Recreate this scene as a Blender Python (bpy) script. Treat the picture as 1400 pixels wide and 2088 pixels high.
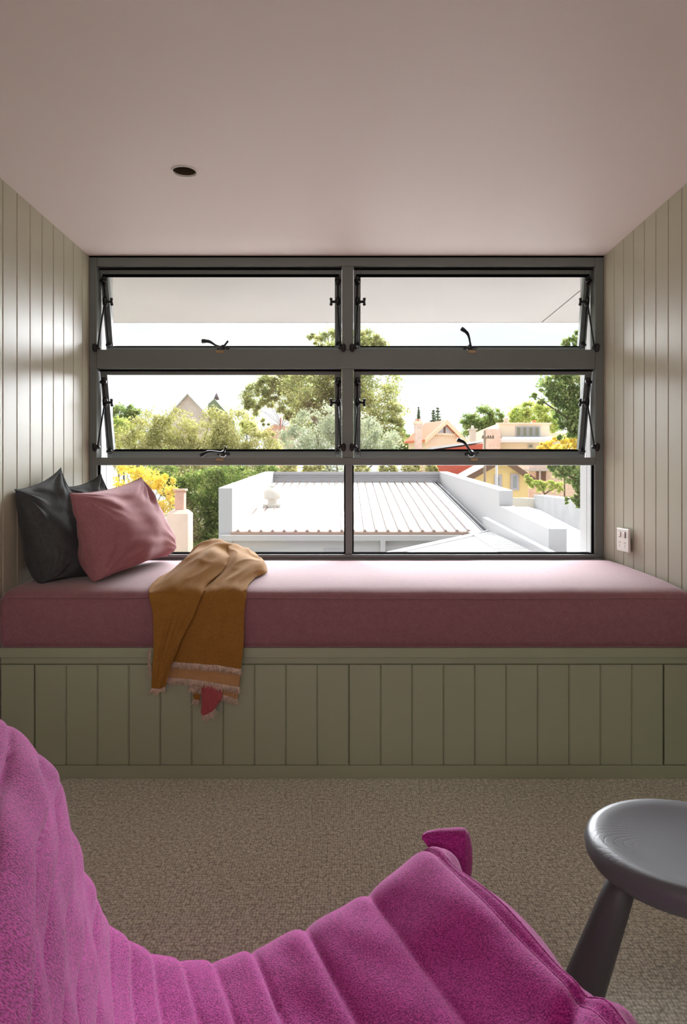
import bpy, bmesh, math, random
import numpy as np
from mathutils import Vector, noise, Matrix
PI = math.pi
for o in list(bpy.data.objects): bpy.data.objects.remove(o)
SC = bpy.context.scene
C = SC.collection
# ---------------------------------------------------------------- camera (level, shifted, 1400 x 2088)
F = 1420.0; VX = 706.0; VY = 985.0; EYE = 0.94
cd = bpy.data.cameras.new('camera'); cam = bpy.data.objects.new('camera', cd); C.objects.link(cam)
cam.location = (0, 0, EYE); cam.rotation_euler = (PI/2, 0, 0)
cd.sensor_fit = 'VERTICAL'; cd.sensor_height = 36; cd.sensor_width = 36*1400/2088
cd.lens = F/2088*36; cd.shift_x = (700-VX)/2088; cd.shift_y = (VY-1044)/2088
cd.clip_start = 0.02; cd.clip_end = 500
SC.camera = cam
# ---------------------------------------------------------------- sky
w = bpy.data.worlds.new('sky'); SC.world = w; w.use_nodes = True
nt = w.node_tree; nt.nodes.clear()
out = nt.nodes.new('ShaderNodeOutputWorld'); bg = nt.nodes.new('ShaderNodeBackground')
tc = nt.nodes.new('ShaderNodeTexCoord'); mp = nt.nodes.new('ShaderNodeMapping'); mp.inputs['Scale'].default_value = (1.6, 1.6, 7)
nz = nt.nodes.new('ShaderNodeTexNoise'); nz.inputs['Scale'].default_value = 2.2; nz.inputs['Detail'].default_value = 6; nz.inputs['Roughness'].default_value = .55
cr = nt.nodes.new('ShaderNodeValToRGB'); cr.color_ramp.elements[0].position = .40; cr.color_ramp.elements[0].color = (.85, .92, 1, 1)
cr.color_ramp.elements[1].position = .56; cr.color_ramp.elements[1].color = (1, 1, 1, 1)
nt.links.new(tc.outputs['Generated'], mp.inputs['Vector']); nt.links.new(mp.outputs[0], nz.inputs['Vector'])
nt.links.new(nz.outputs[0], cr.inputs[0]); nt.links.new(cr.outputs[0], bg.inputs['Color']); nt.links.new(bg.outputs[0], out.inputs[0])
bg.inputs['Strength'].default_value = 1.25
# ---------------------------------------------------------------- sun, added broad sky fill, added fill lamp at the rear of the room
def sun(name, frm, energy, angle, col):
    d = bpy.data.lights.new(name, 'SUN'); d.energy = energy; d.angle = math.radians(angle); d.color = col
    o = bpy.data.objects.new(name, d); C.objects.link(o); o.rotation_euler = Vector(frm).to_track_quat('Z', 'Y').to_euler(); return o
sun('sun', (.62, .38, 1.15), 4.4, .6, (1, .95, .86))
sun('broad_sky_fill', (.10, 1, .45), 20, 46, (.95, .97, 1))  # second broad sun lamp, added to boost sky light through the window
def area(name, loc, to, sx, sy, energy, col):
    d = bpy.data.lights.new(name, 'AREA'); d.shape = 'RECTANGLE'; d.size = sx; d.size_y = sy; d.energy = energy; d.color = col
    o = bpy.data.objects.new(name, d); C.objects.link(o); o.location = loc
    o.rotation_euler = (Vector(loc)-Vector(to)).to_track_quat('Z', 'Y').to_euler(); return o
area('rear_fill_lamp', (0.2, -2.4, 1.56), (0.1, 2, .5), 2.0, .55, 23, (1, .95, .91))  # unseen fill lamp, added to brighten the room from behind the camera
# ---------------------------------------------------------------- exposure
vs = SC.view_settings; vs.view_transform = 'Standard'; vs.look = 'None'; vs.exposure = 0.0; vs.gamma = 1; vs.use_curve_mapping = False
# ================================================================ helpers
def lin(c):
    r = [];
    for v in c:
        v /= 255.0; r.append(v/12.92 if v <= .04045 else ((v+.055)/1.055)**2.4)
    return tuple(r)+(1,)
def P(px, py, Y): return Vector(((px-VX)/F*Y, Y, EYE+(VY-py)/F*Y))
def mat(name, rgb, rough=.6, var=0, vscale=5, bump=0, bscale=50, bdist=.002, sheen=0, metal=0, spec=.5, rgb2=None, stretch=(1, 1, 1), transl=None, coord='Object', tex='noise'):
    m = bpy.data.materials.new(name); m.use_nodes = True; n = m.node_tree.nodes; L = m.node_tree.links
    b = n['Principled BSDF']; b.inputs['Base Color'].default_value = lin(rgb); b.inputs['Roughness'].default_value = rough
    b.inputs['Metallic'].default_value = metal; b.inputs['Specular IOR Level'].default_value = spec
    if sheen: b.inputs['Sheen Weight'].default_value = sheen; b.inputs['Sheen Roughness'].default_value = .45
    co = n.new('ShaderNodeTexCoord'); mpn = n.new('ShaderNodeMapping'); mpn.inputs['Scale'].default_value = stretch
    L.new(co.outputs[coord], mpn.inputs[0])
    if var or rgb2:
        t = n.new('ShaderNodeTexNoise'); t.inputs['Scale'].default_value = vscale; t.inputs['Detail'].default_value = 4
        L.new(mpn.outputs[0], t.inputs['Vector'])
        r = n.new('ShaderNodeValToRGB'); r.color_ramp.elements[0].position = .35; r.color_ramp.elements[1].position = .65
        c1 = lin(rgb); c2 = lin(rgb2) if rgb2 else tuple(min(1, x*(1+var)) for x in c1[:3])+(1,)
        if not rgb2: c1 = tuple(x*(1-var) for x in c1[:3])+(1,)
        r.color_ramp.elements[0].color = c1; r.color_ramp.elements[1].color = c2
        L.new(t.outputs[0], r.inputs[0]); L.new(r.outputs[0], b.inputs['Base Color'])
    if bump:
        if tex == 'noise':
            t2 = n.new('ShaderNodeTexNoise'); t2.inputs['Scale'].default_value = bscale; t2.inputs['Detail'].default_value = 3
        else:
            t2 = n.new('ShaderNodeTexVoronoi'); t2.inputs['Scale'].default_value = bscale
        L.new(mpn.outputs[0], t2.inputs['Vector'])
        bp = n.new('ShaderNodeBump'); bp.inputs['Strength'].default_value = bump; bp.inputs['Distance'].default_value = bdist
        L.new(t2.outputs[0], bp.inputs['Height']); L.new(bp.outputs[0], b.inputs['Normal'])
    if transl:
        tr = n.new('ShaderNodeBsdfTranslucent'); tr.inputs[0].default_value = lin(transl)
        mx = n.new('ShaderNodeMixShader'); mx.inputs[0].default_value = .42
        L.new(b.outputs[0], mx.inputs[1]); L.new(tr.outputs[0], mx.inputs[2]); L.new(mx.outputs[0], n['Material Output'].inputs[0])
    return m
def tag(o, label=None, cat=None, group=None, kind=None):
    if label: o['label'] = label
    if cat: o['category'] = cat
    if group: o['group'] = group
    if kind: o['kind'] = kind
    return o
def thing(name, loc=(0, 0, 0), rot=(0, 0, 0), parent=None, **k):
    o = bpy.data.objects.new(name, None); C.objects.link(o); o.location = loc; o.rotation_euler = rot
    o.empty_display_size = .1
    if parent: o.parent = parent
    return tag(o, **k)
def link(name, me, m=None, parent=None, smooth=False):
    o = bpy.data.objects.new(name, me); C.objects.link(o)
    if m and not me.materials: me.materials.append(m)
    if parent: o.parent = parent
    if smooth: me.shade_smooth()
    return o
def mesh(name, vs_, fs, m, parent=None, smooth=False, recalc=False):
    """world-coordinate verts; if the parent is an unrotated Empty, shift into its frame"""
    off = Vector(parent.location) if parent is not None and LOCAL[0] is False else Vector((0, 0, 0))
    me = bpy.data.meshes.new(name); me.from_pydata([tuple(Vector(v)-off) for v in vs_], [], fs); me.update()
    if recalc:
        b = bmesh.new(); b.from_mesh(me); bmesh.ops.recalc_face_normals(b, faces=b.faces); b.to_mesh(me); b.free()
    return link(name, me, m, parent, smooth)
LOCAL = [False]
def box_bm(b, x0, x1, y0, y1, z0, z1, bev=0, seg=1):
    t = bmesh.new()
    bmesh.ops.create_cube(t, size=1)
    for v in t.verts: v.co = Vector(((x0+x1)/2+v.co.x*(x1-x0), (y0+y1)/2+v.co.y*(y1-y0), (z0+z1)/2+v.co.z*(z1-z0)))
    if bev: bmesh.ops.bevel(t, geom=t.edges[:], offset=bev, segments=seg, affect='EDGES', profile=.5)
    me = bpy.data.meshes.new('t'); t.to_mesh(me); t.free(); b.from_mesh(me); bpy.data.meshes.remove(me)
def fin(name, b, m, parent=None, smooth=False):
    if parent is not None and not LOCAL[0]:
        off = Vector(parent.location)
        for v in b.verts: v.co -= off
    me = bpy.data.meshes.new(name); b.to_mesh(me); b.free(); return link(name, me, m, parent, smooth)
def box(name, x0, x1, y0, y1, z0, z1, m, parent=None, bev=0, seg=1):
    b = bmesh.new(); box_bm(b, x0, x1, y0, y1, z0, z1, bev, seg); return fin(name, b, m, parent)
def hexa(name, p, m, parent=None):  # p: 4 bottom ccw, 4 top ccw
    return mesh(name, p, [(3, 2, 1, 0), (4, 5, 6, 7), (0, 1, 5, 4), (1, 2, 6, 5), (2, 3, 7, 6), (3, 0, 4, 7)], m, parent)
def tube_bm(b, pts, rads, n=10, caps=True):
    pts = [Vector(p) for p in pts]; rings = []
    up = Vector((0, 0, 1))
    for i, p in enumerate(pts):
        d = (pts[min(i+1, len(pts)-1)]-pts[max(i-1, 0)]).normalized()
        a = d.cross(up if abs(d.z) < .95 else Vector((1, 0, 0))).normalized(); c = a.cross(d).normalized()
        r = rads[i] if isinstance(rads, (list, tuple)) else rads
        rings.append([b.verts.new(p+a*math.cos(2*PI*k/n)*r+c*math.sin(2*PI*k/n)*r) for k in range(n)])
    for i in range(len(rings)-1):
        for k in range(n): b.faces.new((rings[i][k], rings[i+1][k], rings[i+1][(k+1) % n], rings[i][(k+1) % n]))
    if caps: b.faces.new(rings[0]); b.faces.new(rings[-1][::-1])
    bmesh.ops.recalc_face_normals(b, faces=b.faces)
def tube(name, pts, rads, m, parent=None, n=10):
    b = bmesh.new(); tube_bm(b, pts, rads, n); return fin(name, b, m, parent, True)
def lathe(name, prof, center, m, parent=None, n=48):
    b = bmesh.new(); rings = []
    for r, z in prof:
        if r < 1e-6: rings.append([b.verts.new(Vector(center)+Vector((0, 0, z)))])
        else: rings.append([b.verts.new(Vector(center)+Vector((r*math.cos(2*PI*k/n), r*math.sin(2*PI*k/n), z))) for k in range(n)])
    for i in range(len(rings)-1):
        A, B = rings[i], rings[i+1]
        for k in range(n):
            k2 = (k+1) % n
            if len(A) == 1: b.faces.new((A[0], B[k], B[k2]))
            elif len(B) == 1: b.faces.new((A[k], B[0], A[k2]))
            else: b.faces.new((A[k], B[k], B[k2], A[k2]))
    bmesh.ops.recalc_face_normals(b, faces=b.faces)
    return fin(name, b, m, parent, True)
def catmull(pts, t):
    n = len(pts)-1; x = min(max(t*n, 0), n-1e-9); i = int(x); f = x-i
    p0, p1, p2, p3 = pts[max(i-1, 0)], pts[i], pts[min(i+1, n)], pts[min(i+2, n)]
    return .5*((2*p1)+(p2-p0)*f+(2*p0-5*p1+4*p2-p3)*f*f+(3*p1-p0-3*p2+p3)*f**3)
def dupe(o, parent=None, name=None):
    c = o.copy(); C.objects.link(c); c.parent = parent
    return c
# ================================================================ materials
M = {}
M['ceil'] = mat('ceiling_plaster', (238, 226, 220), .55, bump=.05, bscale=30)
M['wall'] = mat('sage_wall_paint', (186, 182, 162), .42)
M['bench'] = mat('green_bench_paint', (166, 173, 146), .45)
M['carpet'] = None
M['frame'] = mat('olive_grey_metal', (112, 118, 115), .45)
M['gasket'] = mat('black_gasket', (18, 17, 17), .95, spec=0)
M['black'] = mat('black_iron', (14, 14, 17), .4)
M['brass'] = mat('worn_brass', (160, 135, 100), .4, metal=.6)
M['chrome'] = mat('chrome_ring', (220, 220, 220), .2, metal=1)
M['white'] = mat('white_exterior_paint', (192, 190, 191), .6)
M['roof'] = mat('white_roof_metal', (200, 198, 198), .55, spec=.2)
M['wall2'] = mat('toned_down_white_render', (168, 166, 166), .8, var=.08, vscale=2)  # white render, its grey shading put into a lowered base colour
M['deck'] = mat('toned_down_pale_deck', (158, 156, 158), .8, var=.12, vscale=.7)  # overall colour greyed to stand in for shadows on the white roof
M['rib'] = mat('dusty_shaded_rib_metal', (132, 118, 112), .6, spec=.2)  # pinkish dust tone, darkened so the ribs' shading is in the colour
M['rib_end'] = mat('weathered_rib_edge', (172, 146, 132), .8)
M['plastic'] = mat('white_plastic', (235, 230, 225), .3)
M['dark'] = mat('dark_hole', (25, 22, 18), .9)
def weave(name, rgb, rgb2, scale, bd, sheen, rough=.9):
    m = mat(name, rgb, rough, sheen=sheen, spec=.15); n = m.node_tree.nodes; L = m.node_tree.links; b = n['Principled BSDF']
    tc = n.new('ShaderNodeTexCoord')
    t = n.new('ShaderNodeTexNoise'); t.inputs['Scale'].default_value = scale; t.inputs['Detail'].default_value = 2; L.new(tc.outputs['Object'], t.inputs['Vector'])
    t3 = n.new('ShaderNodeTexNoise'); t3.inputs['Scale'].default_value = scale*.06; t3.inputs['Detail'].default_value = 5; L.new(tc.outputs['Object'], t3.inputs['Vector'])
    ad = n.new('ShaderNodeMath'); ad.operation = 'MULTIPLY_ADD'; ad.inputs[1].default_value = .15; L.new(t3.outputs[0], ad.inputs[0]); L.new(t.outputs[0], ad.inputs[2])
    r = n.new('ShaderNodeValToRGB'); r.color_ramp.elements[0].position = .42; r.color_ramp.elements[1].position = .74
    r.color_ramp.elements[0].color = lin(rgb); r.color_ramp.elements[1].color = lin(rgb2)
    L.new(ad.outputs[0], r.inputs[0]); L.new(r.outputs[0], b.inputs['Base Color'])
    bp = n.new('ShaderNodeBump'); bp.inputs['Strength'].default_value = .7; bp.inputs['Distance'].default_value = bd
    L.new(t.outputs[0], bp.inputs['Height']); L.new(bp.outputs[0], b.inputs['Normal'])
    return m
M['wool'] = weave('magenta_wool', (124, 18, 98), (194, 58, 152), 520, .0012, .22)
M['mattress'] = weave('dusty_pink_linen', (134, 86, 94), (172, 124, 134), 760, .0004, .32)
M['pinkpillow'] = weave('pink_pillow_linen', (150, 98, 104), (190, 134, 140), 620, .0004, .12)
M['darkpillow'] = weave('charcoal_pillow_linen', (54, 57, 58), (96, 99, 100), 620, .0004, .1)
M['mustard'] = weave('mustard_wool', (136, 94, 40), (174, 124, 60), 560, .0005, .0)
M['mustard_back'] = weave('pale_mustard_wool', (170, 128, 84), (200, 156, 110), 560, .0005, .04)
M['coral'] = weave('coral_wool', (160, 74, 80), (190, 98, 102), 560, .0005, .04)
M['fringe'] = mat('pale_fringe_thread', (222, 200, 182), .9, var=.2, vscale=80)
# carpet : rows of wool loops
m = mat('loop_pile_carpet', (150, 138, 112), .95, spec=.05, sheen=.1); n = m.node_tree.nodes; L = m.node_tree.links; b = n['Principled BSDF']
tcn = n.new('ShaderNodeTexCoord'); mpn = n.new('ShaderNodeMapping'); mpn.inputs['Rotation'].default_value = (0, 0, .0); mpn.inputs['Scale'].default_value = (1.0, .75, 1)
nzz = n.new('ShaderNodeTexNoise'); nzz.inputs['Scale'].default_value = 60; L.new(tcn.outputs['Object'], nzz.inputs['Vector'])
mxv = n.new('ShaderNodeVectorMath'); mxv.operation = 'MULTIPLY_ADD'; mxv.inputs[1].default_value = (.004, .004, .004)
L.new(nzz.outputs['Color'], mxv.inputs[0]); L.new(tcn.outputs['Object'], mxv.inputs[2]); L.new(mxv.outputs[0], mpn.inputs[0])
vo = n.new('ShaderNodeTexVoronoi'); vo.inputs['Scale'].default_value = 155; vo.inputs['Randomness'].default_value = .55; L.new(mpn.outputs[0], vo.inputs['Vector'])
r = n.new('ShaderNodeValToRGB'); r.color_ramp.elements[0].position = .15; r.color_ramp.elements[0].color = lin((252, 252, 240)); r.color_ramp.elements[1].position = .75; r.color_ramp.elements[1].color = lin((186, 184, 164))
L.new(vo.outputs['Distance'], r.inputs[0])
lum = n.new('ShaderNodeTexNoise'); lum.inputs['Scale'].default_value = 90; lum.inputs['Detail'].default_value = 3; L.new(tcn.outputs['Object'], lum.inputs['Vector'])
mr = n.new('ShaderNodeMapRange'); mr.inputs[1].default_value = .3; mr.inputs[2].default_value = .7; mr.inputs[3].default_value = .72; mr.inputs[4].default_value = 1.25; L.new(lum.outputs[0], mr.inputs[0])
mm = n.new('ShaderNodeMix'); mm.data_type = 'RGBA'; mm.blend_type = 'MULTIPLY'; mm.inputs[0].default_value = 1
L.new(r.outputs[0], mm.inputs[6]); L.new(mr.outputs[0], mm.inputs[7]); L.new(mm.outputs[2], b.inputs['Base Color'])
iv = n.new('ShaderNodeMath'); iv.operation = 'SUBTRACT'; iv.inputs[0].default_value = 1; L.new(vo.outputs['Distance'], iv.inputs[1])
bp = n.new('ShaderNodeBump'); bp.inputs['Strength'].default_value = .8; bp.inputs['Distance'].default_value = .004; L.new(iv.outputs[0], bp.inputs['Height']); L.new(bp.outputs[0], b.inputs['Normal'])
M['carpet'] = m
# stained timber with open grain
m = mat('slate_stained_timber', (84, 84, 90), .42, spec=.4); n = m.node_tree.nodes; L = m.node_tree.links; b = n['Principled BSDF']
tcn = n.new('ShaderNodeTexCoord'); mpn = n.new('ShaderNodeMapping'); mpn.inputs['Rotation'].default_value = (0, 0, .45); mpn.inputs['Scale'].default_value = (.40, 1.1, .0); mpn.inputs['Location'].default_value = (-.004, .0, 0)
L.new(tcn.outputs['Object'], mpn.inputs[0])
nzz = n.new('ShaderNodeTexNoise'); nzz.inputs['Scale'].default_value = 9; L.new(tcn.outputs['Object'], nzz.inputs['Vector'])
mxv = n.new('ShaderNodeVectorMath'); mxv.operation = 'MULTIPLY_ADD'; mxv.inputs[1].default_value = (.012, .012, .0); L.new(nzz.outputs['Color'], mxv.inputs[0]); L.new(mpn.outputs[0], mxv.inputs[2])
wv = n.new('ShaderNodeTexWave'); wv.wave_type = 'RINGS'; wv.rings_direction = 'Z'; wv.inputs['Scale'].default_value = 46; wv.inputs['Distortion'].default_value = 1.2; wv.inputs['Detail'].default_value = 3; wv.inputs['Detail Scale'].default_value = 3
L.new(mxv.outputs[0], wv.inputs['Vector'])
rp = n.new('ShaderNodeValToRGB'); rp.color_ramp.elements[0].position = .02; rp.color_ramp.elements[1].position = .22
rp.color_ramp.elements[0].color = (0, 0, 0, 1); rp.color_ramp.elements[1].color = (1, 1, 1, 1); L.new(wv.outputs[0], rp.inputs[0])
sx = n.new('ShaderNodeSeparateXYZ'); L.new(tcn.outputs['Object'], sx.inputs[0])
mz = n.new('ShaderNodeMapRange'); mz.inputs[1].default_value = .3315; mz.inputs[2].default_value = .3345; mz.inputs[3].default_value = 0; mz.inputs[4].default_value = 1; L.new(sx.outputs[2], mz.inputs[0])
nb_ = n.new('ShaderNodeVectorMath'); nb_.operation = 'LENGTH'; L.new(mxv.outputs[0], nb_.inputs[0])
mzr = n.new('ShaderNodeMapRange'); mzr.inputs[1].default_value = .05; mzr.inputs[2].default_value = .13; mzr.inputs[3].default_value = 1; mzr.inputs[4].default_value = .15; L.new(nb_.outputs['Value'], mzr.inputs[0])
mk = n.new('ShaderNodeMath'); mk.operation = 'MULTIPLY'; L.new(mz.outputs[0], mk.inputs[0]); L.new(mzr.outputs[0], mk.inputs[1])
rq = n.new('ShaderNodeMix'); rq.data_type = 'FLOAT'; rq.inputs[2].default_value = 1; L.new(mk.outputs[0], rq.inputs[0]); L.new(rp.outputs[0], rq.inputs[3])
gn = n.new('ShaderNodeTexNoise'); gn.inputs['Scale'].default_value = 70; gn.inputs['Detail'].default_value = 4; L.new(mpn.outputs[0], gn.inputs['Vector'])
sm = n.new('ShaderNodeMath'); sm.operation = 'MULTIPLY_ADD'; sm.inputs[1].default_value = .6; L.new(gn.outputs[0], sm.inputs[0]); L.new(rq.outputs[0], sm.inputs[2])
cm = n.new('ShaderNodeValToRGB'); cm.color_ramp.elements[0].position = .25; cm.color_ramp.elements[0].color = lin((48, 48, 52)); cm.color_ramp.elements[1].position = .8; cm.color_ramp.elements[1].color = lin((92, 92, 98))
L.new(sm.outputs[0], cm.inputs[0]); L.new(cm.outputs[0], b.inputs['Base Color'])
bp = n.new('ShaderNodeBump'); bp.inputs['Strength'].default_value = .22; bp.inputs['Distance'].default_value = .0006; L.new(sm.outputs[0], bp.inputs['Height']); L.new(bp.outputs[0], b.inputs['Normal'])
M['timber'] = m
M['leg'] = mat('slate_stained_leg', (72, 70, 74), .5, bump=.2, bscale=60, bdist=.0008, stretch=(1, 1, .1), var=.1, vscale=20)
# clear glass
m = bpy.data.materials.new('clear_glass'); m.use_nodes = True; n = m.node_tree.nodes; L = m.node_tree.links; n.remove(n['Principled BSDF'])
ta = n.new('ShaderNodeBsdfTransparent'); ta.inputs[0].default_value = (.97, .98, .98, 1); gl = n.new('ShaderNodeBsdfGlossy'); gl.inputs['Roughness'].default_value = .02
mx = n.new('ShaderNodeMixShader'); mx.inputs[0].default_value = .035
L.new(ta.outputs[0], mx.inputs[1]); L.new(gl.outputs[0], mx.inputs[2]); L.new(mx.outputs[0], n['Material Output'].inputs[0]); M['glass'] = m

# ================================================================ ROOM SHELL
WX = 1.105; YB = 3.023; ZC = 1.915; YR = -2.6; YF = 2.216
fl = box('floor', -WX-.1, WX+.1, YR-.1, 2.26, -.06, 0, M['carpet']); tag(fl, kind='structure')
# ceiling with the downlight cut-out
DL = P(376, 349, (ZC-EYE)*F/(VY-349)); DL.z = ZC
b = bmesh.new(); N = 40; rad = .036
xs0, xs1, ys0, ys1 = -WX-.1, WX+.1, YR-.1, YB+.02
inner = [b.verts.new((DL.x+rad*math.cos(2*PI*k/N), DL.y+rad*math.sin(2*PI*k/N), ZC)) for k in range(N)]
outer = []
for k in range(N):
    a = 2*PI*k/N; q = .25/max(abs(math.cos(a)), abs(math.sin(a))); outer.append(b.verts.new((DL.x+q*math.cos(a), DL.y+q*math.sin(a), ZC)))
for k in range(N): b.faces.new((inner[k], inner[(k+1) % N], outer[(k+1) % N], outer[k]))
def cq(x0, x1, y0, y1): b.faces.new([b.verts.new(v) for v in ((x0, y0, ZC), (x0, y1, ZC), (x1, y1, ZC), (x1, y0, ZC))])
cq(xs0, xs1, ys0, DL.y-.25); cq(xs0, xs1, DL.y+.25, ys1); cq(xs0, DL.x-.25, DL.y-.25, DL.y+.25); cq(DL.x+.25, xs1, DL.y-.25, DL.y+.25)
cq_top = [b.verts.new(v) for v in ((xs0, ys0, ZC+.12), (xs1, ys0, ZC+.12), (xs1, ys1, ZC+.12), (xs0, ys1, ZC+.12))]; b.faces.new(cq_top)
me = bpy.data.meshes.new('ceiling'); b.to_mesh(me); b.free(); tag(link('ceiling', me, M['ceil']), kind='structure')
t = thing('recessed_downlight', (DL.x, DL.y, ZC), label='small round recessed downlight, switched off, in the ceiling', cat='light')
lathe('trim_ring', [(.036, .006), (.036, -.003), (.0405, -.0035), (.041, 0.0005), (.036, .002)], DL, M['plastic'], t)
lathe('recess_can', [(.036, .003), (.034, .03), (.030, .06), (.0001, .075)], DL, mat('dull_bronze_baffle', (96, 84, 66), .5), t)
lathe('lamp_lens', [(.0001, .048), (.018, .046), (.022, .052), (.022, .066)], DL, mat('unlit_lamp_lens', (60, 52, 40), .2), t)

def plank_mesh(w, t_, h, name):
    # board of width w along Y, thickness t_ towards +X, with V-groove chamfers
    c = .0035
    sec = [(0, 0), (0, w), (t_-c, w), (t_, w-c), (t_, c), (t_-c, 0)]
    vs_ = [(x, y, 0) for x, y in sec]+[(x, y, h) for x, y in sec]; k = len(sec)
    fs = [tuple(range(k)), tuple(range(2*k-1, k-1, -1))]+[(i, i+k, (i+1) % k+k, (i+1) % k) for i in range(k)]
    me = bpy.data.meshes.new(name); me.from_pydata(vs_, [], fs); me.materials.append(M['wall'])
    bb = bmesh.new(); bb.from_mesh(me); bmesh.ops.recalc_face_normals(bb, faces=bb.faces); bb.to_mesh(me); bb.free(); return me
PW = .0965
pm = plank_mesh(PW-.0012, .012, ZC, 'plank')
for side, sx, y0 in (('left', -1, 2.917), ('right', 1, 2.972)):
    wl = box('wall_'+side, -.12, 0, YR-.1-YB, 0.02, 0, ZC+.02, M['wall']); wl.location = (sx*(WX+.012), YB, 0)
    if sx > 0: wl.rotation_euler = (0, 0, 0); wl.data.transform(Matrix.Translation((.12, 0, 0)))
    tag(wl, kind='structure'); k = 0; y = y0
    ys = []
    yy = y0
    while yy < YB-.001: ys.append(yy); yy += PW
    yy = y0-PW
    while yy > YR: ys.append(yy); yy -= PW
    for y in ys:
        wdt = min(PW, YB-y)
        o = bpy.data.objects.new('plank', pm); C.objects.link(o); o.parent = wl
        o.location = (0, y-YB, 0); o.scale = (1 if sx < 0 else -1, wdt/PW, 1)
wr = box('wall_rear', -WX-.1, WX+.1, YR-.1, YR, 0, ZC, mat('rear_wall_paint', (205, 195, 180), .6)); tag(wr, kind='structure')
wb = box('wall_window', -WX-.1, WX+.1, YB+.0, YB+.09, -1.2, .622, M['white']); tag(wb, kind='structure')

# ================================================================ WINDOW (fixed frame)
ZT = 1.915; YI = 2.99; YO = 3.05
win = thing('window_1', (0, YB, .63), kind='structure')
fm = M['frame']
box('side_jamb', -WX, -1.072, YI, YO, .62, ZT, fm, win, .002)
box('side_jamb', 1.0675, WX, YI, YO, .62, ZT, fm, win, .002)
box('top_rail', -1.0715, 1.067, YI, YO, 1.872, ZT, fm, win, .002)
box('shadow_gap', -WX+.002, WX-.002, YI-.004, YI+.004, 1.9085, 1.9148, M['gasket'], win)
box('upper_transom', -1.0715, 1.067, YI-.001, YO, 1.431, 1.513, fm, win, .002)
box('lower_transom', -1.0715, 1.067, YI-.001, YO, 1.0175, 1.0495, fm, win, .002)
box('mullion', -.019, .0295, YI+.0005, YO-.001, 1.0495, 1.431, fm, win, .002)
box('mullion', -.019, .0295, YI+.0005, YO-.001, 1.513, 1.872, fm, win, .002)
box('lower_mullion', -.0045, .0255, YI+.0005, YO-.001, .634, 1.0175, fm, win, .002)
box('sill_bar', -1.0715, 1.067, YI-.006, YO+.01, .619, .6335, fm, win, .002)
for x0, x1 in ((-1.072, -.0045), (.0255, 1.0675)):
    box('fixed_pane', x0+.001, x1-.001, 3.022, 3.027, .634, 1.017, M['glass'], win)
    box('glazing_bead', x0, x0+.006, 3.008, 3.022, .634, 1.017, M['gasket'], win)
    box('glazing_bead', x1-.006, x1, 3.008, 3.022, .634, 1.017, M['gasket'], win)
    box('glazing_bead', x0+.006, x1-.006, 3.0, YO+.0105, .633, .6375, M['gasket'], win)

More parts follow.
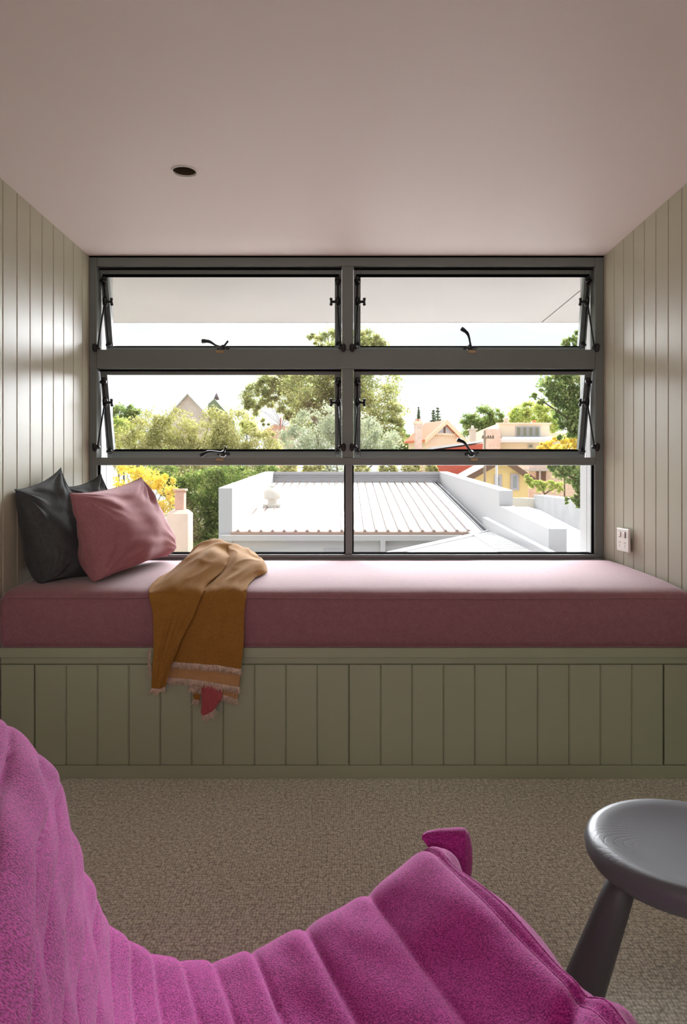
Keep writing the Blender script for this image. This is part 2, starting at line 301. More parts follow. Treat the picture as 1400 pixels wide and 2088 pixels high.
LOCAL[0] = True
TH = math.radians(14.2)
def sash(idx, x0, x1, zt, Ln, top_r, bot_r, lever, gask):
    hinge = Vector(((x0+x1)/2, 3.03, zt)); W2 = (x1-x0)/2
    s = thing('window_%d' % idx, hinge, (TH, 0, 0), kind='structure'); d0, d1 = -.012, .018
    st = .030
    b = bmesh.new()
    box_bm(b, -W2, -W2+st, d0, d1, -Ln, 0, .0015); box_bm(b, W2-st, W2, d0, d1, -Ln, 0, .0015)
    box_bm(b, -W2+st, W2-st, d0, d1, -top_r, 0, .0015); box_bm(b, -W2+st, W2-st, d0, d1, -Ln, -Ln+bot_r, .0015)
    fin('sash_frame', b, fm, s)
    box('pane', -W2+st-.004, W2-st+.004, .002, .007, -Ln+bot_r-.004, -top_r+.004, M['glass'], s)
    if gask:
        box('head_gasket', -W2+.01, W2-.01, d0-.004, d0+.002, -top_r-.002, -top_r+.011, M['gasket'], s)
    box('hinge_gasket', -W2, W2, d0-.012, d0+.004, -.001, .003, M['gasket'], s)
    box('pane_gasket', -W2+st, W2-st, d0+.001, d1-.001, -Ln+bot_r-.001, -Ln+bot_r+.0035, M['gasket'], s)
    # stays either side
    inv = Matrix.Rotation(-TH, 4, 'X')
    for sg in (-1, 1):
        xs = sg*(W2-.016); outerside = (sg < 0) == (idx in (2, 4))
        ya = d0-.014
        stay = tube('stay', [(xs, ya, -.045), (xs, ya, -Ln+.03)], .0042, M['black'], s, 8)
        def pc(nm, bb): return fin(nm, bb, M['black'], stay, True)
        bb = bmesh.new(); box_bm(bb, xs-.009, xs+.009, d0-.012, d0, -.066, -.028, .002); tube_bm(bb, [(xs-.013, ya, -.046), (xs+.013, ya, -.046)], .007, 10); pc('bracket', bb)
        bb = bmesh.new(); box_bm(bb, xs-.008, xs+.008, d0-.012, d0, -Ln+.018, -Ln+.046, .002); tube_bm(bb, [(xs-.011, ya, -Ln+.032), (xs+.011, ya, -Ln+.032)], .007, 10); pc('bracket', bb)
        zb = -.135
        bb = bmesh.new(); tube_bm(bb, [(xs, ya, zb-.022), (xs, ya, zb-.012), (xs, ya, zb+.012), (xs, ya, zb+.022)], [.006, .0115, .0115, .006], 12)
        tube_bm(bb, [(xs, ya, zb), (xs-sg*.026, ya-.004, zb)], .0062, 10); pc('slider_block', bb)
        bb = bmesh.new(); xk = xs-sg*.030
        tube_bm(bb, [(xk, ya-.004, zb-.017), (xk, ya-.004, zb-.011), (xk, ya-.004, zb-.006), (xk, ya-.004, zb+.006), (xk, ya-.004, zb+.011), (xk, ya-.004, zb+.017)], [.004, .0075, .0045, .0045, .0075, .004], 12); pc('wing_nut', bb)
        # jamb bracket and rod (fixed to the frame's side, placed through the inverse tilt)
        wz = zt-.348 if idx in (2, 3) else zt-.335
        jx = sg*(W2+.008)
        wp = Vector((hinge.x+jx, YI-.008, wz)); lp = inv @ (wp-hinge)
        bb = bmesh.new(); tube_bm(bb, [(xs-sg*.002, ya-.012, zb), (lp.x-sg*.012, lp.y-.004, lp.z)], .0036, 8); pc('rod', bb)
        bb = bmesh.new(); tube_bm(bb, [lp+Vector((0, -.002, -.017)), lp+Vector((0, -.002, -.010)), lp+Vector((0, -.002, .010)), lp+Vector((0, -.002, .017))], [.006, .0105, .0105, .006], 12)
        tube_bm(bb, [lp+Vector((0, -.002, 0)), lp+Vector((-sg*.022, -.004, 0))], .007, 10); pc('jamb_bracket', bb)
    # latch lever
    px, lev, tail = lever
    lx = px-hinge.x; lz = -Ln+bot_r*.5+.002; ly = d0-.005
    bb = bmesh.new(); box_bm(bb, lx-.028, lx+.028, ly, d0, lz-.006, lz+.006, .001)
    tube_bm(bb, [(lx, ly+.002, lz+.006), (lx, ly-.016, lz+.006)], [.014, .011], 14); lt = fin('latch', bb, M['black'], s, False)
    pts = [Vector((lx+a/F*3.1, ly-.014-c*.012, lz+.008+bz/F*3.1)) for a, bz, c in lev]
    pp = [catmull(pts, i/14) for i in range(15)]
    bb = bmesh.new(); tube_bm(bb, pp, [.0075-.003*math.sin(PI*min(1, i/10))+.002*(i > 11) for i in range(15)], 10)
    tube_bm(bb, [(lx, ly-.01, lz+.006), (lx+tail[0]/F*3.1, ly-.02, lz+.006+tail[1]/F*3.1)], .0045, 8); fin('lever', bb, M['black'], lt, True)
    bb = bmesh.new(); tube_bm(bb, [(lx+.014*math.cos(a*PI/8+PI), ly-.012, lz+.005+.014*math.sin(a*PI/8+PI)) for a in range(9)], .0018, 6); fin('ring', bb, M['chrome'], lt, True)
    return s
L1 = [(0, 0, 0), (-12, 4, .5), (-25, 12, 1), (-40, 13, 1)]
L2 = [(0, 0, 0), (-2, 12, .5), (-8, 28, 1), (-21, 38, 1)]
L3 = [(0, 0, 0), (-12, 3, .5), (-28, 4, 1), (-44, -4, 1)]
L4 = [(0, 0, 0), (-8, 12, .5), (-18, 24, 1), (-31, 29, 1)]
sash(2, -1.068, -.021, 1.868, .352, .030, .022, ((455-VX)/F*3.1, L1, (12, 14)), True)
sash(3, .032, 1.064, 1.868, .352, .030, .022, ((957-VX)/F*3.1, L2, (14, 1)), True)
sash(4, -1.068, -.021, 1.429, .385, .018, .030, ((455-VX)/F*3.1, L3, (8, 14)), False)
sash(5, .032, 1.064, 1.429, .385, .018, .030, ((960-VX)/F*3.1, L4, (14, 2)), False)
LOCAL[0] = False
for px, z in ((448, 1.506), (962, 1.506), (448, 1.043), (966, 1.043)):
    x = (px-VX)/F*2.99
    box('latch_keeper', x-.016, x+.016, YI-.006, YI-.001, z-.008, z+.003, M['brass'], win, .001)

# ================================================================ exterior reveals and soffit
for k, sx in enumerate((-1, 1)):
    b = bmesh.new(); a0, a1 = (1.085, 1.24)
    box_bm(b, *(sorted((sx*a0, sx*a1))), 3.06, 3.145, -1.2, 1.92); box_bm(b, *(sorted((sx*(a0+.004), sx*a1))), 3.145, 3.15, -1.2, 1.92)
    box_bm(b, *(sorted((sx*a0, sx*a1))), 3.15, 3.235, -1.2, 1.92)
    o = fin('trim_%d' % (k+1), b, M['white']); tag(o, kind='structure')
M['soffit'] = mat('soffit_paint', (172, 165, 162), .6, var=.04, vscale=1.2)
sf = thing('roof_soffit', (0, 3.65, 1.92), label='wide pale soffit of the roof overhang above the window outside', cat='soffit')
# soffit panels meet on a mitre line at the right
EY = 4.245; EX = 1.186
mesh('soffit_panel', [(-3, 3.05, 1.92), (1.186, 3.05, 1.92), (EX, EY, 1.92), (-3, EY, 1.92), (-3, 3.05, 1.98), (1.186, 3.05, 1.98), (EX, EY, 1.98), (-3, EY, 1.98)],
     [(0, 1, 2, 3), (7, 6, 5, 4), (0, 4, 5, 1), (1, 5, 6, 2), (2, 6, 7, 3), (3, 7, 4, 0)], M['soffit'], sf)
mesh('soffit_panel', [(1.194, 3.05, 1.92), (3, 3.05, 1.92), (3, EY, 1.92), (EX+.008, EY, 1.92), (1.194, 3.05, 1.98), (3, 3.05, 1.98), (3, EY, 1.98), (EX+.008, EY, 1.98)],
     [(0, 1, 2, 3), (7, 6, 5, 4), (0, 4, 5, 1), (1, 5, 6, 2), (2, 6, 7, 3), (3, 7, 4, 0)], M['soffit'], sf)
box('fascia', -3, 3, EY, EY+.02, 1.918, 2.12, M['white'], sf)
box('roof_slab', -3, 3, 3.02, EY, 1.985, 2.1, M['white'], sf)

# ================================================================ WINDOW SEAT
seat = thing('window_seat', (0, 2.6, 0), label='built-in sage green window seat with boarded cupboard doors', cat='bench')
bm_ = M['bench']
box('carcass', -WX+.002, WX-.002, YF+.02, 2.985, 0.0, .412, bm_, seat)
box('seat_board', -WX+.002, WX-.002, YF-.002, 2.985, .384, .4165, bm_, seat, .0015)
box('recess_strip', -WX+.002, WX-.002, YF+.010, YF+.0195, .3626, .3835, bm_, seat)
box('kick_board', -WX+.002, WX-.002, YF-.001, YF+.0195, .0, .0415, bm_, seat, .001)
box('end_panel', -1.099, -.9945, YF, YF+.0195, .0432, .361, bm_, seat, .0012)
box('end_panel', 1.012, 1.099, YF, YF+.0195, .0432, .361, bm_, seat, .0012)
LOCAL[0] = True
def bench_board_mesh(w):
    me = plank_mesh(w-.0008, .010, .3178, 'board'); me.transform(Matrix.Rotation(-PI/2, 4, 'Z')); me.materials.clear(); me.materials.append(bm_); return me
bbm = bench_board_mesh(.1002)
for x0 in (-.9925, .0095):
    d = thing('door', (x0, YF+.012-2.6, .0430), parent=seat)
    lk = box('door_back', 0, .9995, 0, .007, 0, .3178, bm_, d)
    for k in range(10):
        o = bpy.data.objects.new('board', bbm); C.objects.link(o); o.parent = d; o.location = (k*.1, -.0002, 0); o.scale = (.9985, 1, 1)
LOCAL[0] = False

# mattress
prof = [(2.985, .418), (2.6, .4175), (2.24, .4175), (2.214, .421), (2.205, .440), (2.200, .500), (2.203, .552), (2.208, .5735), (2.209, .5755), (2.216, .5845), (2.238, .5935), (2.29, .601), (2.40, .608), (2.55, .613), (2.72, .6175), (2.88, .6185), (2.955, .612), (2.98, .595), (2.985, .55)]
NXm = 220; xa, xb = -1.098, 1.098; vsm = []; K = len(prof)
for i in range(NXm+1):
    u = i/NXm; x = xa+(xb-xa)*u; e = min(u, 1-u)*(xb-xa)
    er = max(0, 1-e/.02); sq = .006*er*er
    for j, (y, z) in enumerate(prof):
        dz = 0; dy = 0
        if z > .50:
            dz = -sq*1.1+.004*noise.noise((x*2.2, y*3, 0))+(.0015*noise.noise((x*9, y*9, 3)) if z > .58 else 0)
        if y < 2.22: dy = sq*.7+.0025*noise.noise((x*6, z*9, 5))
        vsm.append((x, y+dy, z+dz))
fsm = [(i*K+j, i*K+(j+1) % K, (i+1)*K+(j+1) % K, (i+1)*K+j) for i in range(NXm) for j in range(K)]
fsm += [tuple(range(K-1, -1, -1)), tuple(NXm*K+j for j in range(K))]
mt = thing('seat_mattress', (0, 2.6, .4175), label='long dusty pink linen mattress cushion on the green window seat', cat='cushion')
o = mesh('cover', vsm, fsm, M['mattress'], mt, True, True)
for j, r in ((8, .0034), (3, .0026)):
    pts = [Vector(vsm[i*K+j])+Vector((0, -.0012, 0)) for i in range(0, NXm+1, 2)]
    tube('piping', pts, r, M['mattress'], mt, 8)

# ================================================================ PILLOWS
def pillow(label, c, T, m, seed, org, asym=.0, crease=.006, sag=0):
    """c: bl, br, tr, tl world corners; front normal = (br-bl)x(tl-bl)"""
    bl, br, tr, tl = [Vector(p) for p in c]; nrm = (br-bl).cross(tl-bl).normalized(); t = thing('pillow', org, label=label, cat='pillow', group=None)
    n = 72; vs_ = []; idx = {}
    for side in (1, -1):
        for i in range(n+1):
            for j in range(n+1):
                if side < 0 and (i in (0, n) or j in (0, n)): idx[side, i, j] = idx[1, i, j]; continue
                u = -1+2*i/n; v = -1+2*j/n
                u = math.sin(u*PI/2)*.6+u*.4; v = math.sin(v*PI/2)*.6+v*.4
                uu = u*(1-.055*(1-v*v)**.8); vv = v*(1-.065*(1-u*u)**.8)
                a, d = (uu+1)/2, (vv+1)/2
                p = bl*(1-a)*(1-d)+br*a*(1-d)+tr*a*d+tl*(1-a)*d
                th = T*.5*(max(0, (1-u*u))*max(0, (1-v*v)))**(.40+.10*v)
                th *= (1+asym*side)*(1+.38*(-v)*(1-u*u*.4))
                q = Vector((u*1.6+seed, v*1.6, side*.7)); wv = noise.noise(q)*.10*T*min(1, th/(T*.2))
                # creases running in from corners and edges
                for cu, cv, kk in ((-1, 1, 1.), (1, 1, 1.3), (1, -1, .8), (-1, -1, .9)):
                    du, dv = u-cu, v-cv; dist = math.hypot(du, dv); an = math.atan2(dv, du)
                    wv += kk*crease*noise.noise((an*5.5+seed*2+cu, dist*.8, side+cv))*math.exp(-((dist-.45)/.38)**2)*1.5
                wv += crease*.9*noise.noise((u*2.2+seed+v*1.2, v*4.5, side*3))*min(1, th/(T*.2))*(.35+.65*abs(v))
                idx[side, i, j] = len(vs_); vs_.append(p+nrm*side*(th+wv)+Vector((0, 0, -sag*(1-u*u)*max(0, v))))
    fs = []
    for side in (1, -1):
        for i in range(n):
            for j in range(n):
                f = (idx[side, i, j], idx[side, i+1, j], idx[side, i+1, j+1], idx[side, i, j+1]); fs.append(f if side > 0 else f[::-1])
    zmin = min(v.z for v in vs_)
    o = mesh('cover', vs_, fs, m, t, True, True)
    ring = [idx[1, i, 0] for i in range(n)]+[idx[1, n, j] for j in range(n)]+[idx[1, i, n] for i in range(n, 0, -1)]+[idx[1, 0, j] for j in range(n, 0, -1)]
    pts = [vs_[k] for k in ring]+[vs_[ring[0]]]
    tube('seam', pts[::2]+[pts[-1]], .0022, m, t, 6)
    return t
pillow('dusty pink linen pillow at the front, propped against the charcoal pillows', [P(193, 1186, 2.34), P(338, 1134, 2.90), P(288, 974, 2.86), P(143, 1006, 2.32)], .22, M['pinkpillow'], 3.1, (-.8, 2.6, .62), .12, .010, .008)
pillow('large charcoal pillow nearest the room, leaning on the left wall', [P(84, 1190, 2.33), P(176, 1182, 2.50), P(124, 954, 2.60), P(31, 998, 2.30)], .18, M['darkpillow'], 7.7, (-.98, 2.42, .61), -.05, .010, .008)
pillow('charcoal pillow beside the window, mostly hidden behind the pink pillow', [P(168, 1150, 2.70), P(262, 1134, 2.93), P(205, 966, 2.90), P(128, 992, 2.64)], .13, M['darkpillow'], 11.7, (-.95, 2.8, .62), .2, .008, .008)

# ================================================================ THROW
thr = thing('throw_blanket', P(420, 1180, 2.4), label='mustard wool throw with pale fringe draped over the pink mattress', cat='blanket')
def cloth(name, rows, nu, nv, m, fold, seed, parent=None, th=.004):
    R = [[P(x, y, Y) for x, y in pts] for Y, pts in rows]
    cols = [[catmull(r, j/nu) for j in range(nu+1)] for r in R]
    g = [[catmull([cols[k][j] for k in range(len(R))], i/nv) for j in range(nu+1)] for i in range(nv+1)]
    vs_ = []
    for i in range(nv+1):
        for j in range(nu+1):
            p = g[i][j]; a = g[min(i+1, nv)][j]-g[max(i-1, 0)][j]; c_ = g[i][min(j+1, nu)]-g[i][max(j-1, 0)]
            nn = c_.cross(a); nn = nn.normalized() if nn.length > 1e-9 else Vector((0, -1, 0))
            if nn.y > .2 or nn.z < -.2: nn = -nn
            t_ = i/nv; s_ = j/nu
            hgt = fold*(noise.noise((s_*3.2+seed, t_*2.6, 0))+.5*noise.noise((s_*7+t_*3+seed, t_*4, 2)))
            up = max(0, 1-t_/.62)*min(1, t_/.08); hgt += fold*1.0*up*(1-2*abs(noise.noise((s_*2.2-t_*1.6+seed, t_*7+s_*2.5, 7))))**3
            q = p+nn*(hgt+.25*fold)
            if q.y > 2.215: q.z = max(q.z, float(np.interp(q.y, [2.21, 2.24, 2.29, 2.40, 2.55, 2.72, 2.88], [.588, .5935, .601, .608, .613, .6175, .6185]))+.007)
            elif q.z < .583 and q.z > .42: q.y = min(q.y, 2.196)
            vs_.append(q)
    fs = [(i*(nu+1)+j, i*(nu+1)+j+1, (i+1)*(nu+1)+j+1, (i+1)*(nu+1)+j) for i in range(nv) for j in range(nu)]
    o = mesh(name, vs_, fs, m, parent or thr, True)
    sm_ = o.modifiers.new('soften', 'SMOOTH'); sm_.factor = .5; sm_.iterations = 3
    md = o.modifiers.new('thickness', 'SOLIDIFY'); md.thickness = th; md.offset = 0
    return o, [vs_[nv*(nu+1)+j] for j in range(nu+1)]
def lp(a, b, n): return [(a[0]+(b[0]-a[0])*k/(n-1), a[1]+(b[1]-a[1])*k/(n-1)) for k in range(n)]
A_rows = [(2.85, [(400, 1139), (418, 1136), (436, 1133), (455, 1133), (475, 1136)]),
          (2.72, [(384, 1147), (405, 1120), (432, 1105), (458, 1105), (486, 1117)]),
          (2.62, [(364, 1158), (390, 1133), (420, 1117), (450, 1119), (480, 1134)]),
          (2.50, [(343, 1170), (375, 1146), (410, 1130), (443, 1129), (466, 1146)]),
          (2.38, [(322, 1186), (352, 1168), (390, 1157), (425, 1157), (449, 1170)]),
          (2.26, [(306, 1200), (335, 1191), (365, 1185), (398, 1187), (420, 1196)]),
          (2.185, [(303, 1214), (330, 1212), (358, 1211), (385, 1213), (409, 1219)]),
          (2.165, lp((312, 1248), (394, 1258), 5)), (2.158, lp((314, 1300), (371, 1303), 5)),
          (2.162, lp((313, 1350), (352, 1350), 5)), (2.166, [(311, 1402), (317, 1403), (323, 1403), (330, 1402), (337, 1399)])]
B_rows = [(2.86, [(440, 1138), (458, 1134), (475, 1133), (490, 1134), (505, 1136), (520, 1139)]),
          (2.74, [(445, 1118), (465, 1112), (485, 1115), (505, 1122), (522, 1131), (530, 1145)]),
          (2.62, [(455, 1132), (470, 1127), (490, 1128), (510, 1135), (529, 1142), (541, 1156)]),
          (2.50, [(455, 1152), (472, 1144), (492, 1141), (512, 1144), (530, 1152), (540, 1169)]),
          (2.40, [(437, 1176), (458, 1166), (480, 1160), (502, 1161), (514, 1169), (520, 1184)]),
          (2.28, [(410, 1199), (430, 1191), (452, 1186), (474, 1187), (492, 1192), (505, 1199)]),
          (2.196, [(398, 1222), (420, 1214), (442, 1212), (464, 1213), (484, 1215), (501, 1221)]),
          (2.184, lp((378, 1260), (498, 1262), 6)), (2.180, lp((356, 1310), (497, 1315), 6)),
          (2.182, [(345, 1349), (375, 1351), (405, 1353), (435, 1356), (463, 1360), (491, 1364)])]
C_rows = [(2.192, lp((350, 1320), (494, 1325), 5)), (2.190, lp((346, 1350), (492, 1362), 5)), (2.190, [(341, 1382), (378, 1384), (414, 1388), (450, 1394), (488, 1400)])]
D_rows = [(2.204, lp((385, 1370), (490, 1380), 5)), (2.202, lp((386, 1385), (488, 1400), 5)), (2.200, [(388, 1398), (412, 1402), (437, 1410), (461, 1418), (485, 1425)])]
_, ea = cloth('cloth', A_rows, 50, 120, M['mustard'], .011, 1.3)
_, eb = cloth('cloth', B_rows, 60, 120, M['mustard'], .009, 5.9)
oc, ec = cloth('under_fold', C_rows, 40, 20, M['mustard_back'], .003, 8.1); oc['label'] = 'paler mustard underside fold'
od, ed_ = cloth('under_fold', D_rows, 40, 20, M['mustard_back'], .003, 9.1)
of, ef = cloth('corner_flap', [(2.208, lp((389, 1385), (412, 1388), 4)), (2.206, lp((391, 1405), (411, 1408), 4)), (2.204, lp((395, 1426), (406, 1428), 4))], 12, 12, M['mustard'], .002, 2)
og, eg = cloth('corner_flap', [(2.200, lp((411, 1390), (452, 1395), 6)), (2.190, [(411, 1415), (416, 1415), (428, 1418), (436, 1418), (446, 1420), (454, 1420)]),
                               (2.188, [(411, 1440), (414, 1443), (420, 1446), (428, 1444), (436, 1438), (446, 1432)]), (2.192, [(412, 1452), (415, 1456), (419, 1457), (424, 1455), (430, 1450), (438, 1443)])], 24, 24, M['coral'], .008, 4)
og['label'] = 'coral pink underside corner'
rnd = random.Random(5)
def fringe(edge, ln, dens, parent, dirx=0):
    b = bmesh.new(); edge = [Vector(e) for e in edge]; N_ = dens
    for k in range(N_):
        p = catmull(edge, (k+rnd.random())/N_); L_ = ln*(.75+.5*rnd.random()); dx = rnd.gauss(dirx, .25)*L_; dy = -abs(rnd.gauss(0, .12))*L_
        p = p+Vector((0, rnd.uniform(-.002, .001), .001)); w_ = .0009
        pts = [p, p+Vector((dx*.3, dy, -L_*.5)), p+Vector((dx, dy*1.2, -L_))]
        vv = []
        for q, ww in zip(pts, (w_, w_, w_*.5)): vv.append((b.verts.new(q+Vector((-ww, 0, 0))), b.verts.new(q+Vector((ww, -.0004, 0))), b.verts.new(q+Vector((0, -.0012, 0)))))
        for i in range(2):
            for a in range(3): b.faces.new((vv[i][a], vv[i][(a+1) % 3], vv[i+1][(a+1) % 3], vv[i+1][a]))
    o = fin('fringe', b, M['fringe'], parent); o['kind'] = 'stuff'; return o
fringe(ea, .017, 70, thr, -.5); fringe(eb, .018, 330, thr); fringe(ec, .020, 330, thr); fringe(ed_, .020, 240, thr); fringe(ef, .016, 40, thr, -.4); fringe(eg, .018, 60, thr, .5)
lft = [P(308, 1320, 2.175), P(307, 1350, 2.175), P(309, 1375, 2.175)]; fringe(lft, .012, 90, thr, -.7)

# ================================================================ POWER OUTLET
pc_ = Vector((1.0925, 2.737, EYE-(1101-VY)/F*2.737))
t = thing('power_outlet', pc_, label='white double power outlet with two switches on the right wall', cat='outlet')
hy, hz = .058, .0455
box('cover_plate', 1.0835, 1.0930, pc_.y-hy, pc_.y+hy, pc_.z-hz, pc_.z+hz, M['plastic'], t, .003, 2)
sock = M['gasket']
for s_ in (-1, 1):
    yc = pc_.y+s_*.026
    r1 = box('rocker_switch', 1.0795, 1.0838, yc-.007-s_*.004, yc+.007-s_*.004, pc_.z+.012, pc_.z+.030, M['plastic'], t, .0015)
    b = bmesh.new(); box_bm(b, 1.0832, 1.0838, yc-.010, yc+.010, pc_.z+.009, pc_.z+.033); fin('switch_recess', b, mat('outlet_grey', (120, 112, 108), .5), t)
    b = bmesh.new()
    for dy, ang in ((-.007, .5), (.007, -.5)):
        bb = bmesh.new(); box_bm(bb, 1.0831, 1.0837, -.001, .001, -.0045, .0045); bmesh.ops.rotate(bb, verts=bb.verts, matrix=Matrix.Rotation(ang, 3, 'X')); bmesh.ops.translate(bb, verts=bb.verts, vec=(0, yc+dy, pc_.z-.010))
        me = bpy.data.meshes.new('t'); bb.to_mesh(me); bb.free(); b.from_mesh(me)
    box_bm(b, 1.0831, 1.0837, yc-.001, yc+.001, pc_.z-.028, pc_.z-.019); fin('socket_slots', b, mat('socket_slot_grey', (90, 82, 80), .6), t)

# ================================================================ STOOL
SCN = Vector((.575, 1.166, .34))
st = thing('stool', (SCN.x, SCN.y, 0), label='low round slate-stained timber stool with dished top and tapered legs', cat='stool')
R_ = .165
pr = [(.0001, -.010), (.05, -.0095), (.10, -.006), (.130, -.001), (.147, .0015), (.157, .0005), (.164, -.006), (.1675, -.017), (.166, -.030), (.158, -.042), (.145, -.049), (.12, -.052), (.0001, -.052)]
LOCAL[0] = True
lathe('seat', pr, (0, 0, .34), M['timber'], st, 96)
for k, a in enumerate((172, 50, 292)):
    a = math.radians(a); ca, sa = math.cos(a), math.sin(a)
    tp = Vector((.098*ca, .098*sa, .295)); bt = Vector((.198*ca, .198*sa, 0)); ax = (tp-bt)
    pts = [bt+ax*s_ for s_ in (0, .02, .25, .5, .75, 1)]
    tube('leg', pts, [.0345, .0365, .035, .031, .0265, .0215], M['leg'], st, 28)
LOCAL[0] = False

# ================================================================ MAGENTA LOUNGE CHAIR
F0 = Vector((.11, 1.0, 0)); fd = Vector((.931, .365, 0)).normalized(); wd = Vector((fd.y, -fd.x, 0))
def solve(px, py):
    k = (px-VX)/F; t_ = (F0.x-k*F0.y)/(fd.x-k*fd.y); y = F0.y-fd.y*t_; return (-t_, EYE-(py-VY)/F*y)
cont = [(860, 1705), (800, 1748), (735, 1796), (670, 1832), (610, 1864), (550, 1892), (505, 1906), (430, 1925), (370, 1926), (310, 1915), (260, 1893), (225, 1862), (200, 1820), (180, 1770), (160, 1700), (148, 1660), (138, 1610), (126, 1565), (105, 1522), (75, 1487), (40, 1465), (0, 1448)]
top = [solve(*c) for c in cont]
a_last, z_last = top[-1]
back_over = [(a_last-.04, z_last+.016), (a_last-.09, z_last+.018), (a_last-.15, z_last-.005), (a_last-.20, z_last-.06), (a_last-.235, z_last-.15), (a_last-.26, .42), (a_last-.28, .28), (a_last-.28, .12), (a_last-.26, .03)]
front = [(-.20, .02), (.0, .02), (.03, .035), (.045, .12), (.05, .22), (.05, .31), (.044, .37), (.034, .402), (.016, .423)]
bottom = [(-.55, .02)]
loop = front+top+back_over+bottom
pts2 = [Vector((a, z, 0)) for a, z in loop]
# resample closed Catmull
def closed(pts, n_per):
    n = len(pts); o = []
    for i in range(n):
        p0, p1, p2, p3 = pts[i-1], pts[i], pts[(i+1) % n], pts[(i+2) % n]
        for k in range(n_per):
            f = k/n_per; o.append(.5*((2*p1)+(p2-p0)*f+(2*p0-5*p1+4*p2-p3)*f*f+(3*p1-p0-3*p2+p3)*f**3))
    return o
raw = closed(pts2, 20); cum = [0]
for i in range(1, len(raw)+1): cum.append(cum[-1]+(raw[i % len(raw)]-raw[i-1]).length)
TL = cum[-1]; NS = 900; cur = []; j = 0
for i in range(NS):
    s_ = TL*i/NS
    while cum[j+1] < s_: j += 1
    f = (s_-cum[j])/max(1e-9, cum[j+1]-cum[j]); cur.append(raw[j]*(1-f)+raw[(j+1) % len(raw)]*f)
nor = []
for i in range(NS):
    d = cur[(i+4) % NS]-cur[i-4]; nor.append(Vector((d.y, -d.x, 0)).normalized())
# make normals point outward (top surface -> +z)
iv = min(range(NS), key=lambda i: (cur[i]-Vector((-.30, .36, 0))).length)
if nor[iv].y < 0: nor = [-q for q in nor]
def s_of(px, py):
    a, z = solve(px, py); i = min(range(NS), key=lambda i: (cur[i]-Vector((a, z, 0))).length); return TL*i/NS
seams_px = [(735, 1797), (610, 1864), (505, 1906), (430, 1925), (370, 1926), (310, 1915), (258, 1892), (222, 1860), (192, 1800), (168, 1730)]
seams = [s_of(*p) for p in seams_px]
i0 = min(range(NS), key=lambda i: (cur[i]-Vector((.0, .430, 0))).length); s_front = TL*i0/NS
ss = [s_front]+seams
x_ = seams[-1]
while x_ < TL-.75: x_ += .05+.02*math.sin(x_*37); ss.append(x_)
lo = [s_front-.05, s_front-.13, s_front-.22, s_front-.30]; ss = sorted(lo+ss)
import bisect
WID = .87; NV = 150; rr = .055
def disp(i, s_, v):
    ob = max(0, min(1, (s_-seams[6])/.12))
    sw = s_+ob*(.030*noise.noise((v*3.4, s_*5, 3.3))+.012*noise.noise((v*9, s_*9, 6.1)))+(1-ob)*.006*noise.noise((v*4, s_*3, 1.7))
    k = bisect.bisect(ss, sw)
    if k == 0 or k == len(ss): base = 0
    else:
        a, c_ = ss[k-1], ss[k]; wdt = c_-a; x = (sw-a)/wdt; h = min(.013, wdt*.20)*(1+.5*ob)
        h *= 1-ob*.8*max(0, 1-v/.16)
        base = h*((1-(1-x)**9)*(1-x**14)*(1-.55*x)-.55)
        if wdt > .07: base += .003*noise.noise((s_*22+v*9, v*2.6, 9.0))*4*x*(1-x)
    amp = 1.0
    onback = max(0, min(1, (s_-seams[7])/.06)) if s_ > seams[7] else 0
    w1 = noise.noise((s_*5, v*4.5, 1.0)); w2 = noise.noise((s_*14+v*6, v*9-s_*4, 4.0))
    wr_ = .006*w1+.0035*w2
    if onback: wr_ += onback*(.017*noise.noise((s_*7, v*2.2+s_*2, 8.0))+.011*noise.noise((s_*20+v*6, v*3.0, 2.2)))
    if s_ < s_front+.004 and s_ > s_front-.16:
        wr_ += .007*math.sin(v*PI/.075+1.5*math.sin(v*17))*min(1, (s_front-s_+.004)/.03)
    # cross crease on the front part of the seat
    if s_front-.16 < s_ < s_front+.10:
        dd = (v-.335-.06*max(0, (s_-s_front)/.1)); wr_ -= .009*math.exp(-(dd/.014)**2); wr_ += .007*math.exp(-((dd-.05)/.05)**2)
    if abs(s_-s_front) < .02: wr_ -= 0
    return base*amp+wr_
rows = []
vlist = []
for k in range(14): vlist.append(rr*(1-math.cos(PI/2*k/13)))
for k in range(1, NV): vlist.append(rr+(WID-2*rr)*k/NV)
for k in range(14): vlist.append(WID-rr*(1-math.cos(PI/2*(13-k)/13)))
V_ = []
core = Vector((-.30, .20, 0))
for vi, v in enumerate(vlist):
    e = min(v, WID-v); ins = rr*(1-math.sqrt(max(0, 1-(1-min(1, e/rr))**2))) if e < rr else 0
    for i in range(NS):
        s_ = TL*i/NS; d = disp(i, s_, v) if cur[i].y > .04 else 0
        q = cur[i]+nor[i]*(d-ins*.55)
        V_.append(Vector((F0.x, F0.y, 0))+fd*q.x+wd*v+Vector((0, 0, max(.004, q.y))))
nr = len(vlist)
Fc = [(r_*NS+i, r_*NS+(i+1) % NS, (r_+1)*NS+(i+1) % NS, (r_+1)*NS+i) for r_ in range(nr-1) for i in range(NS)]
